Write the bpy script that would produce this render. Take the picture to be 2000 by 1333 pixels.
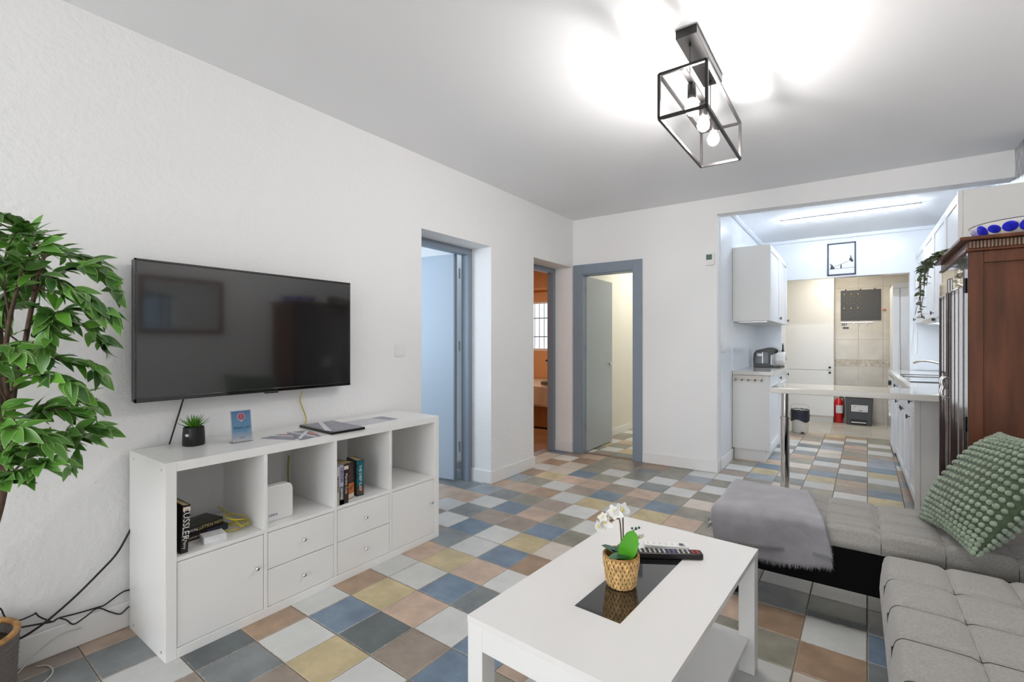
import bpy, bmesh, math, random
from math import sin, cos, pi, radians, sqrt
from mathutils import Vector, Matrix, noise
random.seed(7)
S = bpy.context.scene
C = S.collection
for o in list(bpy.data.objects): bpy.data.objects.remove(o)

# ------------------------------------------------------------------ camera, world, lights, exposure
FPX, YAW, HORIZ, CAMZ = 932.9, radians(35.64), 668.9, 1.23
cam = bpy.data.cameras.new('camera'); cam.sensor_width = 36; cam.lens = FPX/2000*36
cam.shift_y = (HORIZ-666.5)/2000; cam.clip_start = .05; cam.clip_end = 100
camo = bpy.data.objects.new('camera', cam); C.objects.link(camo)
camo.location = (0, 0, CAMZ); camo.rotation_euler = (pi/2, 0, YAW); S.camera = camo
S.view_settings.view_transform = 'Standard'; S.view_settings.look = 'None'
S.view_settings.gamma = 1; S.view_settings.use_curve_mapping = False
S.view_settings.exposure = 0.6
w = bpy.data.worlds.new('world'); S.world = w; w.use_nodes = True
w.node_tree.nodes['Background'].inputs[0].default_value = (.78, .88, 1, 1)
w.node_tree.nodes['Background'].inputs[1].default_value = 1.6

def area(name, loc, rot, sx, sy, power, col):
    l = bpy.data.lights.new(name, 'AREA'); l.shape = 'RECTANGLE'; l.size = sx; l.size_y = sy
    l.energy = power; l.color = col
    o = bpy.data.objects.new(name, l); o.location = loc; o.rotation_euler = rot; C.objects.link(o); return o
area('daylight_behind_camera', (-.8, -3.5, 1.35), (radians(90), 0, 0), 2.6, 2.2, 46, (1, 1, 1))
area('daylight_first_room', (-4.0, 1.3, 1.6), (radians(90), 0, 0), 1.2, 1.4, 22, (.70, .85, 1))
area('bedroom_lamp', (-4.2, 5.4, 2.5), (0, 0, 0), .5, .5, 12, (1, .82, .62))
area('corridor_lamp', (-1.9, 6.4, 2.5), (0, 0, 0), .5, .9, 11, (1, .95, .84))
area('utility_lamp', (-.1, 8.3, 2.36), (0, 0, 0), .5, .4, 8.5, (1, .89, .70))
BULB, TUBE = 212.0, 96.0

# ------------------------------------------------------------------ pixel -> place on a real plane
def _ray(u, v): return Vector((-sin(YAW)*FPX+cos(YAW)*(u-1000), cos(YAW)*FPX+sin(YAW)*(u-1000), HORIZ-v))
def PX(u, v, X): r = _ray(u, v); return Vector((0, 0, CAMZ))+r*(X/r.x)
def PY(u, v, Y): r = _ray(u, v); return Vector((0, 0, CAMZ))+r*(Y/r.y)
def PZ(u, v, Z): r = _ray(u, v); return Vector((0, 0, CAMZ))+r*((Z-CAMZ)/r.z)
def PD(u, v, d): return Vector((0, 0, CAMZ))+_ray(u, v)*(d/FPX)

# ------------------------------------------------------------------ materials
def rgb(r, g, b):
    f = lambda c: (c/255/12.92) if c/255 <= .04045 else ((c/255+.055)/1.055)**2.4
    return (f(r), f(g), f(b), 1)
def mat(name, col, rough=.5, metal=0, bump=0, bscale=60, var=0, vscale=8, coat=0, emit=None, estr=0, trans=0, ior=1.45, spec=.5, sheen=0, detail=4, stretch=None, voronoi=False):
    m = bpy.data.materials.new(name); m.use_nodes = True; nt = m.node_tree; N = nt.nodes; L = nt.links
    p = N['Principled BSDF']; p.inputs['Base Color'].default_value = col
    p.inputs['Roughness'].default_value = rough; p.inputs['Metallic'].default_value = metal
    p.inputs['Coat Weight'].default_value = coat; p.inputs['Coat Roughness'].default_value = .05
    p.inputs['Transmission Weight'].default_value = trans; p.inputs['IOR'].default_value = ior
    p.inputs['Specular IOR Level'].default_value = spec; p.inputs['Sheen Weight'].default_value = sheen
    tc = N.new('ShaderNodeTexCoord'); mp = N.new('ShaderNodeMapping'); L.new(tc.outputs['Object'], mp.inputs[0])
    if stretch: mp.inputs['Scale'].default_value = stretch
    if emit: p.inputs['Emission Color'].default_value = emit; p.inputs['Emission Strength'].default_value = estr
    n = N.new('ShaderNodeTexNoise'); n.inputs['Scale'].default_value = vscale; n.inputs['Detail'].default_value = detail
    L.new(mp.outputs[0], n.inputs['Vector'])
    if var:
        r = N.new('ShaderNodeValToRGB'); r.color_ramp.elements[0].position = .3; r.color_ramp.elements[1].position = .7
        r.color_ramp.elements[0].color = tuple(c*(1-var) for c in col[:3])+(1,)
        r.color_ramp.elements[1].color = tuple(min(1, c*(1+var)) for c in col[:3])+(1,)
        L.new(n.outputs[0], r.inputs[0]); L.new(r.outputs[0], p.inputs['Base Color'])
    if bump:
        if voronoi:
            b2 = N.new('ShaderNodeTexVoronoi'); b2.inputs['Scale'].default_value = bscale; L.new(mp.outputs[0], b2.inputs['Vector']); out = b2.outputs['Distance']
        else:
            b2 = N.new('ShaderNodeTexNoise'); b2.inputs['Scale'].default_value = bscale; b2.inputs['Detail'].default_value = 3; L.new(mp.outputs[0], b2.inputs['Vector']); out = b2.outputs[0]
        bm_ = N.new('ShaderNodeBump'); bm_.inputs['Strength'].default_value = bump; bm_.inputs['Distance'].default_value = .004
        L.new(out, bm_.inputs['Height']); L.new(bm_.outputs[0], p.inputs['Normal'])
    return m
M = {}
M['stucco'] = mat('stucco', (.90, .895, .89, 1), .75, bump=.9, bscale=42, spec=.25)
M['plaster'] = mat('plaster', (.91, .905, .90, 1), .8, bump=.1, bscale=30, spec=.2)
M['ceiling'] = mat('ceiling_paint', (.91, .915, .93, 1), .85, bump=.04, bscale=20, spec=.2)
M['kwall'] = mat('kitchen_gloss_panel', (.84, .87, .91, 1), .22, bump=.02, bscale=4)
M['base'] = mat('baseboard_gloss', (.88, .87, .855, 1), .35)
M['doorframe'] = mat('grey_blue_frame_paint', (.255, .305, .365, 1), .4, bump=.05, bscale=30)
M['doorpaint'] = mat('grey_blue_door_paint', (.44, .485, .52, 1), .42, var=.03, vscale=2)
M['doorpale'] = mat('pale_blue_door_paint', (.45, .52, .60, 1), .42)
M['white'] = mat('white_laminate', (.88, .875, .855, 1), .28, spec=.5)
M['whitetop'] = mat('white_table_laminate', (.86, .845, .825, 1), .22, spec=.5)
M['cabwhite'] = mat('white_cabinet_lacquer', (.86, .87, .885, 1), .32)
M['cabside'] = mat('offwhite_side_panel', (.82, .81, .785, 1), .45)
M['plinth'] = mat('offwhite_plinth', (.80, .79, .77, 1), .45)
M['gap'] = mat('dark_gap', (.03, .03, .03, 1), .8)
M['steel'] = mat('brushed_steel', (.62, .60, .58, 1), .28, metal=1)
M['chrome'] = mat('chrome', (.75, .74, .73, 1), .08, metal=1)
M['black'] = mat('black_plastic', (.012, .012, .013, 1), .32)
M['blackglass'] = mat('black_glass', (.008, .008, .009, 1), .03, coat=1)
M['screen'] = mat('television_screen', (.012, .012, .013, 1), .09, coat=1, spec=1)
M['blackmetal'] = mat('black_metal', (.035, .032, .032, 1), .35, metal=.6)
M['blackfabric'] = mat('black_base_fabric', (.006, .006, .007, 1), .95, spec=.1)
M['cable'] = mat('black_cable', (.01, .01, .01, 1), .4)
M['yellowcable'] = mat('yellow_cable', (.62, .50, .03, 1), .4)
M['whitecable'] = mat('white_cable', (.72, .70, .64, 1), .4)
M['paper'] = mat('book_pages', (.55, .42, .22, 1), .9, bump=.3, bscale=200, stretch=(1, 1, 30))
M['glass'] = mat('clear_glass', (1, 1, 1, 1), .02, trans=1, ior=1.45)
M['tank'] = mat('smoky_clear_plastic', (.55, .57, .62, 1), .05, trans=.8, ior=1.2)
M['darkwood'] = mat('dark_walnut', (.11, .036, .015, 1), .45, spec=.3, var=.42, vscale=3, stretch=(6, 6, .8), coat=.15, detail=6)
M['darkwood2'] = mat('dark_walnut_front', (.05, .030, .028, 1), .14, var=.2, vscale=5, stretch=(6, 6, .8), coat=1)
M['dentil'] = mat('worn_wood_reeding', (.22, .15, .11, 1), .45, var=.2, vscale=20)
M['mirror'] = mat('mirror', (.85, .86, .85, 1), .01, metal=1)
M['stone'] = mat('speckled_stone_worktop', (.60, .575, .53, 1), .13, var=.10, vscale=160, detail=2, coat=.4)
M['sofa'] = mat('grey_woven_upholstery', (.345, .330, .305, 1), .9, bump=.35, bscale=350, var=.12, vscale=140, sheen=.25, spec=.2, detail=3)
M['seam'] = mat('dark_piping', (.035, .034, .034, 1), .8)
M['blanket'] = mat('grey_fleece', (.32, .312, .33, 1), .95, bump=.5, bscale=160, var=.18, vscale=7, sheen=.5, spec=.1, detail=6)
M['green'] = mat('green_knit', (.075, .105, .06, 1), .95, bump=.4, bscale=300, var=.2, vscale=60, sheen=.3, spec=.1)
M['bobble'] = mat('green_bobble_wool', (.25, .31, .225, 1), .92, bump=.5, bscale=300, var=.25, vscale=30, sheen=.4, spec=.15)
M['darkcushion'] = mat('charcoal_cushion', (.05, .05, .055, 1), .95, bump=.3, bscale=300)
M['bark'] = mat('brown_bark', (.10, .062, .04, 1), .8, bump=.6, bscale=60, var=.3, vscale=30)
M['soil'] = mat('soil', (.04, .03, .02, 1), .95, bump=.8, bscale=80)
M['wicker'] = mat('golden_wicker', (.42, .22, .07, 1), .55, var=.35, vscale=40, bump=.3, bscale=120)
M['rope'] = mat('grey_rope', (.13, .115, .105, 1), .9, bump=.8, bscale=120)
M['orchid'] = mat('orchid_petal', (.86, .84, .80, 1), .5, sheen=.2)
M['orchidy'] = mat('orchid_centre', (.80, .70, .22, 1), .5)
M['orange'] = mat('orange_wall_paint', (.74, .42, .22, 1), .8)
M['nickel'] = mat('worn_nickel', (.34, .31, .28, 1), .4, metal=1)
M['darkglass'] = mat('dark_cabinet_glass', (.012, .011, .012, 1), .02, ior=2.0, coat=1)
for k in ('darkwood2', 'darkglass'): M[k].node_tree.nodes['Principled BSDF'].inputs['Coat IOR'].default_value = 1.9
M['bedfloor'] = mat('brown_floor', (.30, .15, .07, 1), .4, var=.2, vscale=3)
M['cream'] = mat('cream_wall_paint', (.84, .82, .74, 1), .75, bump=.05, bscale=20)
M['linen'] = mat('cream_bed_linen', (.72, .60, .48, 1), .9, bump=.3, bscale=12)
M['bedwood'] = mat('bed_base_brown', (.32, .16, .06, 1), .6)
M['red'] = mat('red_enamel', (.62, .012, .015, 1), .25, coat=.5)
M['binplastic'] = mat('grey_bin_plastic', (.085, .092, .102, 1), .45)
M['label'] = mat('paper_label', (.75, .75, .76, 1), .6, var=.1, vscale=40)
M['bag'] = mat('black_bin_bag', (.02, .022, .035, 1), .22, bump=1, bscale=60)
M['chalk'] = mat('dark_pegboard', (.085, .088, .098, 1), .55)
M['brass'] = mat('brass_hook', (.80, .70, .50, 1), .3, metal=.7)
M['marble'] = mat('cream_marble_tile', (.66, .63, .58, 1), .2, var=.07, vscale=5, stretch=(1, 1, 1.6), detail=8)
M['border'] = mat('ornate_border_tile', (.58, .53, .46, 1), .25, var=.3, vscale=28, bump=.6, bscale=30, voronoi=True)
M['utilfloor'] = mat('pale_beige_floor_tile', (.58, .56, .51, 1), .25, var=.06, vscale=4)
M['grout'] = mat('brown_grout', (.20, .15, .11, 1), .9, var=.3, vscale=30)
M['groutlight'] = mat('pale_grout', (.50, .47, .42, 1), .9)
M['silver'] = mat('silver_crackle_wall', (.50, .51, .53, 1), .3, metal=.55, var=.55, vscale=14, bump=1, bscale=30, stretch=(1, 3, .8), detail=8)
M['lcd'] = mat('green_lcd', (.10, .17, .145, 1), .2)
M['navy'] = mat('navy_frame', (.018, .025, .06, 1), .4)
M['printwhite'] = mat('print_paper', (.82, .86, .90, 1), .5)
M['ink'] = mat('black_ink', (.015, .015, .02, 1), .5)
M['bulb'] = mat('lit_bulb', (1, 1, 1, 1), .3, emit=(1, .965, .93, 1), estr=BULB)
M['tube'] = mat('lit_led_tube', (1, 1, 1, 1), .3, emit=(.80, .89, 1, 1), estr=TUBE)
M['porcelain'] = mat('white_porcelain', (.82, .80, .76, 1), .15)
M['cobalt'] = mat('cobalt_glaze', (.02, .025, .52, 1), .12, var=.4, vscale=30)
M['lilac'] = mat('lilac_glaze', (.38, .32, .60, 1), .15, var=.3, vscale=30)
M['framewood'] = mat('brown_frame_wood', (.16, .075, .035, 1), .4, var=.25, vscale=6)
M['goldtext'] = mat('gold_lettering', (.72, .62, .25, 1), .4)
M['whitetext'] = mat('white_lettering', (.85, .83, .78, 1), .5)
M['navytext'] = mat('navy_lettering', (.03, .05, .18, 1), .5)
M['button'] = mat('pale_rubber_button', (.62, .61, .58, 1), .5)
M['redbutton'] = mat('red_rubber_button', (.55, .06, .05, 1), .5)
M['bluebutton'] = mat('blue_rubber_button', (.16, .17, .42, 1), .5)
M['skin'] = mat('tan_pillow', (.2, .17, .15, 1), .8)

# leaf: darker middle, pale margin, random green per leaf
def leafmat(name, dark, lite, rim, rimpos=.72, rough=.35):
    m = bpy.data.materials.new(name); m.use_nodes = True; nt = m.node_tree; N = nt.nodes; L = nt.links; p = N['Principled BSDF']
    oi = N.new('ShaderNodeObjectInfo'); tc = N.new('ShaderNodeTexCoord'); sp = N.new('ShaderNodeSeparateXYZ')
    at = N.new('ShaderNodeAttribute'); at.attribute_name = 'rim'
    mx = N.new('ShaderNodeMix'); mx.data_type = 'RGBA'; mx.inputs[6].default_value = dark; mx.inputs[7].default_value = lite
    n = N.new('ShaderNodeTexNoise'); n.inputs['Scale'].default_value = 9; L.new(tc.outputs['Object'], n.inputs['Vector'])
    ad = N.new('ShaderNodeMath'); ad.operation = 'MULTIPLY_ADD'; ad.inputs[1].default_value = .9; ad.inputs[2].default_value = -.35
    L.new(n.outputs[0], ad.inputs[0]); a2 = N.new('ShaderNodeMath'); a2.operation = 'ADD'; a2.use_clamp = True
    pw = N.new('ShaderNodeMath'); pw.operation = 'POWER'; pw.inputs[1].default_value = 1.6; L.new(oi.outputs['Random'], pw.inputs[0])
    L.new(ad.outputs[0], a2.inputs[0]); L.new(pw.outputs[0], a2.inputs[1]); L.new(a2.outputs[0], mx.inputs[0])
    r = N.new('ShaderNodeMapRange'); r.inputs[1].default_value = rimpos; r.inputs[2].default_value = 1; L.new(at.outputs['Fac'], r.inputs[0])
    m2 = N.new('ShaderNodeMix'); m2.data_type = 'RGBA'; m2.inputs[7].default_value = rim; L.new(mx.outputs[2], m2.inputs[6]); L.new(r.outputs[0], m2.inputs[0])
    L.new(m2.outputs[2], p.inputs['Base Color']); p.inputs['Roughness'].default_value = rough
    return m
M['leaf'] = leafmat('variegated_leaf', (.035, .105, .03, 1), (.16, .42, .04, 1), (.36, .52, .20, 1), .8)
M['orchleaf'] = leafmat('bright_orchid_leaf', (.06, .30, .02, 1), (.11, .45, .03, 1), (.10, .36, .04, 1), .9, .25)
M['orchdark'] = leafmat('dark_orchid_leaf', (.02, .08, .045, 1), (.05, .15, .07, 1), (.1, .2, .1, 1), .9, .4)
M['succ'] = leafmat('succulent_leaf', (.07, .24, .02, 1), (.14, .40, .03, 1), (.10, .20, .05, 1), .8)
M['euca'] = leafmat('dusty_eucalyptus_leaf', (.10, .15, .085, 1), (.26, .33, .20, 1), (.35, .40, .28, 1), .8, .6)

TC = dict(W=(210, 211, 208), C=(212, 202, 190), P=(194, 170, 150), B=(114, 133, 152), b=(150, 159, 168), G=(130, 135, 136), S=(146, 143, 130),
          T=(156, 143, 131), N=(166, 140, 116), Y=(196, 180, 140), D=(98, 105, 108))
def tilemat(code, c):
    base = rgb(*c); m = bpy.data.materials.new('floor_tile_glaze_'+{'W':'white','C':'cream','P':'peach','B':'blue','b':'pale_blue','G':'slate','S':'sage','T':'taupe','N':'brown','Y':'ochre','D':'dark_slate'}[code])
    m.use_nodes = True; nt = m.node_tree; N = nt.nodes; L = nt.links; p = N['Principled BSDF']
    oi = N.new('ShaderNodeObjectInfo'); tc = N.new('ShaderNodeTexCoord'); ge = N.new('ShaderNodeNewGeometry')
    n = N.new('ShaderNodeTexNoise'); n.inputs['Scale'].default_value = 7; n.inputs['Detail'].default_value = 6; n.inputs['Roughness'].default_value = .6
    L.new(ge.outputs['Position'], n.inputs['Vector'])
    r = N.new('ShaderNodeValToRGB'); k = .08 if code in 'WC' else .22
    r.color_ramp.elements[0].position = .32; r.color_ramp.elements[1].position = .68
    r.color_ramp.elements[0].color = tuple(x*(1-k) for x in base[:3])+(1,)
    lt = .55 if code == 'B' else .3
    r.color_ramp.elements[1].color = tuple(min(.8, x*(1+k*.8)+(.03*lt if code not in 'WC' else 0)) for x in base[:3])+(1,)
    L.new(n.outputs[0], r.inputs[0])
    # ragged glaze edge
    sp = N.new('ShaderNodeSeparateXYZ'); L.new(tc.outputs['UV'], sp.inputs[0])
    ax = N.new('ShaderNodeMath'); ax.operation = 'ABSOLUTE'; L.new(sp.outputs[0], ax.inputs[0])
    ay = N.new('ShaderNodeMath'); ay.operation = 'ABSOLUTE'; L.new(sp.outputs[1], ay.inputs[0])
    mxx = N.new('ShaderNodeMath'); mxx.operation = 'MAXIMUM'; L.new(ax.outputs[0], mxx.inputs[0]); L.new(ay.outputs[0], mxx.inputs[1])
    n2 = N.new('ShaderNodeTexNoise'); n2.inputs['Scale'].default_value = 45; n2.inputs['Detail'].default_value = 4; L.new(ge.outputs['Position'], n2.inputs['Vector'])
    ma = N.new('ShaderNodeMath'); ma.operation = 'MULTIPLY_ADD'; ma.inputs[1].default_value = .012; L.new(n2.outputs[0], ma.inputs[0]); L.new(mxx.outputs[0], ma.inputs[2])
    mr = N.new('ShaderNodeMapRange'); mr.inputs[1].default_value = .1115; mr.inputs[2].default_value = .1165; mr.inputs[4].default_value = .55; L.new(ma.outputs[0], mr.inputs[0])
    mm = N.new('ShaderNodeMix'); mm.data_type = 'RGBA'; mm.inputs[7].default_value = rgb(196, 184, 168) if code not in 'WC' else rgb(150, 128, 105)
    L.new(r.outputs[0], mm.inputs[6]); L.new(mr.outputs[0], mm.inputs[0])
    # slight per-tile shade
    hs = N.new('ShaderNodeHueSaturation'); rr = N.new('ShaderNodeMapRange'); rr.inputs[3].default_value = .9; rr.inputs[4].default_value = 1.1
    L.new(oi.outputs['Random'], rr.inputs[0]); L.new(rr.outputs[0], hs.inputs['Value']); L.new(mm.outputs[2], hs.inputs['Color'])
    L.new(hs.outputs[0], p.inputs['Base Color']); p.inputs['Roughness'].default_value = .36
    b = N.new('ShaderNodeBump'); b.inputs['Strength'].default_value = .25; b.inputs['Distance'].default_value = .003
    L.new(n.outputs[0], b.inputs['Height']); L.new(b.outputs[0], p.inputs['Normal'])
    return m
TM = {k: tilemat(k, c) for k, c in TC.items()}

# ------------------------------------------------------------------ mesh helpers
class MB:
    def __init__(s): s.b = bmesh.new()
    def box(s, x0, x1, y0, y1, z0, z1, T=None):
        if x0 > x1: x0, x1 = x1, x0
        if y0 > y1: y0, y1 = y1, y0
        if z0 > z1: z0, z1 = z1, z0
        vs = [s.b.verts.new(((x0, x1)[i & 1], (y0, y1)[(i >> 1) & 1], (z0, z1)[i >> 2])) for i in range(8)]
        for f in ((0, 2, 3, 1), (4, 5, 7, 6), (0, 1, 5, 4), (2, 6, 7, 3), (1, 3, 7, 5), (0, 4, 6, 2)): s.b.faces.new([vs[i] for i in f])
        if T:
            for v in vs: v.co = T @ v.co
        return s
    def prism(s, pts, h, T=None):      # pts 2D in XY, extruded z 0..h
        n = len(pts); a = [s.b.verts.new((p[0], p[1], 0)) for p in pts]; c = [s.b.verts.new((p[0], p[1], h)) for p in pts]
        s.b.faces.new(a[::-1]); s.b.faces.new(c)
        for i in range(n): s.b.faces.new((a[i], a[(i+1) % n], c[(i+1) % n], c[i]))
        if T:
            for v in a+c: v.co = T @ v.co
        return s
    def hexa(s, lo, hi):               # two quads of 3D points
        a = [s.b.verts.new(p) for p in lo]; c = [s.b.verts.new(p) for p in hi]
        s.b.faces.new(a[::-1]); s.b.faces.new(c)
        for i in range(4): s.b.faces.new((a[i], a[(i+1) % 4], c[(i+1) % 4], c[i]))
        return s
    def lathe(s, prof, seg=24, T=None, cap=True):
        rings = []
        for r, z in prof:
            rings.append([s.b.verts.new((r*cos(2*pi*k/seg), r*sin(2*pi*k/seg), z)) for k in range(seg)])
        for a, c in zip(rings, rings[1:]):
            for k in range(seg): s.b.faces.new((a[k], a[(k+1) % seg], c[(k+1) % seg], c[k]))
        if cap: s.b.faces.new(rings[0][::-1]); s.b.faces.new(rings[-1])
        if T:
            for rg in rings:
                for v in rg: v.co = T @ v.co
        return s
    def cyl(s, p0, p1, r, seg=12, r1=None): return s.tube([p0, p1], r, seg, r1)
    def tube(s, pts, r, seg=8, r1=None):
        pts = [Vector(p) for p in pts]; n = len(pts); prev = None; rings = []
        for i, p in enumerate(pts):
            d = (pts[min(i+1, n-1)]-pts[max(i-1, 0)]).normalized()
            if prev is None: up = Vector((0, 0, 1)) if abs(d.z) < .9 else Vector((1, 0, 0)); a = d.cross(up).normalized()
            else: a = (prev-d*prev.dot(d)).normalized()
            prev = a; b = d.cross(a); rr = r if r1 is None else r+(r1-r)*i/(n-1)
            rings.append([s.b.verts.new(p+a*rr*cos(2*pi*k/seg)+b*rr*sin(2*pi*k/seg)) for k in range(seg)])
        for A, B in zip(rings, rings[1:]):
            for k in range(seg): s.b.faces.new((A[k], A[(k+1) % seg], B[(k+1) % seg], B[k]))
        s.b.faces.new(rings[0][::-1]); s.b.faces.new(rings[-1]); return s
    def ball(s, c, r, sub=2, sc=(1, 1, 1), R=None):
        ret = bmesh.ops.create_icosphere(s.b, subdivisions=sub, radius=r)
        for v in ret['verts']:
            co = Vector((v.co.x*sc[0], v.co.y*sc[1], v.co.z*sc[2]))
            if R: co = R @ co
            v.co = co+Vector(c)
        return s
    def grid(s, fn, nu, nv, closed_u=False):
        V = [[s.b.verts.new(fn(i/nu, j/nv)) for j in range(nv+1)] for i in range(nu+(0 if closed_u else 1))]
        for i in range(nu):
            for j in range(nv):
                a = V[i]; c = V[(i+1) % len(V)]
                s.b.faces.new((a[j], c[j], c[j+1], a[j+1]))
        return s
    def build(s, name, m, parent=None, bevel=0, smooth=None, loc=None, rot=None, solid=0, seg=2, fix=True):
        me = bpy.data.meshes.new(name)
        if fix: bmesh.ops.recalc_face_normals(s.b, faces=s.b.faces)
        s.b.to_mesh(me); s.b.free()
        for x in (m if isinstance(m, (list, tuple)) else [m]): me.materials.append(x)
        o = bpy.data.objects.new(name, me); C.objects.link(o)
        if smooth is not None:
            for p in me.polygons: p.use_smooth = True
            if smooth < 180: me.set_sharp_from_angle(angle=radians(smooth))
        if solid:
            md = o.modifiers.new('solid', 'SOLIDIFY'); md.thickness = solid; md.offset = 0
        if bevel:
            md = o.modifiers.new('bevel', 'BEVEL'); md.width = bevel; md.segments = seg; md.limit_method = 'ANGLE'; md.angle_limit = radians(40)
        if loc is not None: o.location = loc
        if rot is not None: o.rotation_euler = rot
        if parent: o.parent = parent
        return o
def box(name, x0, x1, y0, y1, z0, z1, m, parent=None, bevel=0, **k): return MB().box(x0, x1, y0, y1, z0, z1).build(name, m, parent, bevel, **k)
def tag(o, label, cat, group=None):
    o['label'] = label; o['category'] = cat
    if group: o['group'] = group
    return o
def thing(name, label, cat, loc=(0, 0, 0), rz=0, group=None):
    o = bpy.data.objects.new(name, None); C.objects.link(o); o.location = loc; o.rotation_euler = (0, 0, rz); o.empty_display_size = .05
    return tag(o, label, cat, group)
def struct(o, label=None):
    o['kind'] = 'structure'
    if label: o['label'] = label
    return o
def stuff(o): o['kind'] = 'stuff'; return o
def sempty(name, loc=(0, 0, 0), rz=0, label=None):
    o = bpy.data.objects.new(name, None); C.objects.link(o); o.location = loc; o.rotation_euler = (0, 0, rz); o.empty_display_size = .05
    return struct(o, label)
def inst(src, parent=None, loc=None, rot=None, scale=None, name=None):
    o = src.copy(); C.objects.link(o)
    if parent: o.parent = parent
    if loc is not None: o.location = loc
    if rot is not None: o.rotation_euler = rot
    if scale is not None: o.scale = scale
    if name: o.name = name
    return o
def text(body, size, m, parent, mtx, name='lettering', ext=.0004, align='CENTER', sx=1):
    cu = bpy.data.curves.new(name, 'FONT'); cu.body = body; cu.size = size; cu.extrude = ext; cu.align_x = align; cu.align_y = 'CENTER'; cu.resolution_u = 2
    t = bpy.data.objects.new(name, cu); C.objects.link(t)
    dg = bpy.context.evaluated_depsgraph_get(); dg.update(); me = bpy.data.meshes.new_from_object(t.evaluated_get(dg))
    bpy.data.objects.remove(t); me.materials.clear(); me.materials.append(m)
    o = bpy.data.objects.new(name, me); C.objects.link(o); o.parent = parent; o.matrix_local = mtx @ Matrix.Diagonal((sx, 1, 1, 1)); return o
def axes(o, x, y, z):  # matrix from origin and axes
    x, y, z = Vector(x).normalized(), Vector(y).normalized(), Vector(z).normalized()
    return Matrix(((x.x, y.x, z.x, o[0]), (x.y, y.y, z.y, o[1]), (x.z, y.z, z.z, o[2]), (0, 0, 0, 1)))
def catmull(pts, n=6):
    pts = [Vector(p) for p in pts]; out = []
    P = [pts[0]*2-pts[1]]+pts+[pts[-1]*2-pts[-2]]
    for i in range(1, len(P)-2):
        for k in range(n):
            t = k/n; a, b, c, d = P[i-1], P[i], P[i+1], P[i+2]
            out.append(.5*((2*b)+(c-a)*t+(2*a-5*b+4*c-d)*t*t+(3*b-a-3*c+d)*t**3))
    out.append(pts[-1]); return out
# ================================================================== STRUCTURE
HC = 2.59; XL = -2.56; XR = .92; YB = 4.7875; AB = radians(1.0212)
# floor: grout bed + individual tiles
AT = radians(-1.0212); TS = .2237
def tpos(i, j):
    x = -1.7903+i*TS; y = 1.1717+j*TS
    return Vector((x*cos(AT)-y*sin(AT), x*sin(AT)+y*cos(AT), 0))
fl = struct(box('floor', -5.4, 1.1, -3.6, 7.66, -.06, -.0035, M['grout']), 'patchwork tiled floor of square blue, white, peach, ochre and grey tiles')
def tmesh(code):
    h = TS/2-.0016; b = .0025
    mb = MB(); B = mb.b; uvl = B.loops.layers.uv.new('uv')
    r0 = [B.verts.new((sx*h, sy*h, -.010)) for sx, sy in ((-1, -1), (1, -1), (1, 1), (-1, 1))]
    r1 = [B.verts.new((sx*h, sy*h, -.002)) for sx, sy in ((-1, -1), (1, -1), (1, 1), (-1, 1))]
    r2 = [B.verts.new((sx*(h-b), sy*(h-b), 0)) for sx, sy in ((-1, -1), (1, -1), (1, 1), (-1, 1))]
    for a, c in ((r0, r1), (r1, r2)):
        for k in range(4): B.faces.new((a[k], a[(k+1) % 4], c[(k+1) % 4], c[k]))
    B.faces.new(r2)
    for f_ in B.faces:
        for lp in f_.loops: lp[uvl].uv = (lp.vert.co.x, lp.vert.co.y)
    me = bpy.data.meshes.new('tile'); bmesh.ops.recalc_face_normals(B, faces=B.faces); B.to_mesh(me); B.free(); me.materials.append(TM[code]); return me
TMESH = {k: tmesh(k) for k in TC}
ROWS = {  # row j: first i, codes
 -5: (-4, 'TGWPBSW'), -4: (-4, 'TGPWBTG'), -3: (-4, 'PGWTYSB'), -2: (-4, 'WTDGTWP'), -1: (-4, 'WTNWYWGBTP'),
 0: (-4, 'WPWBDTBSWYGPW'), 1: (-4, 'TGNYPWBPTWSGB'), 2: (-4, 'WPWWBGWTPYWGS'), 3: (-4, 'PWPYPWGSYBWCSB'), 4: (-4, 'BTGWBNPWWSSNGT'),
 5: (-4, 'TWBWYCGPWPNWBG'), 6: (-4, 'WGTTBSWGPGGDGW'), 7: (-4, 'PWBPSWTWGTWWGT'), 8: (-5, 'GbGSTWNPWSWTPB'), 9: (-4, 'PPNWYWYPSWPTGW'),
 10: (-4, 'bSWTBTBSWTPWGP'), 11: (-4, 'NYPPTPSCNWTGPW'), 12: (-4, 'WCBSWGWSWPGTWY'), 13: (-4, 'NCSWSWPWYWSPYG'), 14: (-4, 'WNSTGSbSBPTCWN'),
 15: (-4, 'TPSTNSWWSCSWYG'), 16: (-4, 'WTGCPTWTbGWTBT'), 17: (-4, 'SWYPGTWWYWYPSN'), 18: (-4, 'YSWTWSPSBTBGWG'), 19: (-4, 'WPYSPWSPPCTWYT'),
 20: (-4, 'TWSYWTPWbSWTBN'), 21: (-4, 'SYWPSWTPGPGWbW'), 22: (-4, 'WTYSWPYTWGCNbG'), 23: (-4, 'YWPTWSPWGWCSTP'), 24: (-4, 'SPWYWTWSWGbTWG'),
 25: (-4, 'WYTPWSPTWCGPST'), 26: (-4, 'TWYWPWTSPTWGWG'), 27: (-4, 'WTPYWTSWTSNWSN'), 28: (-4, 'YWTWPYWTSPYNST')}
def tcode(i, j):
    if j in ROWS:
        i0, s = ROWS[j]
        if 0 <= i-i0 < len(s): return s[i-i0]
    return random.Random(i*91+j*1373+5).choice('WWWCCPPBbGSTNYW')
cells = []
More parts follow.
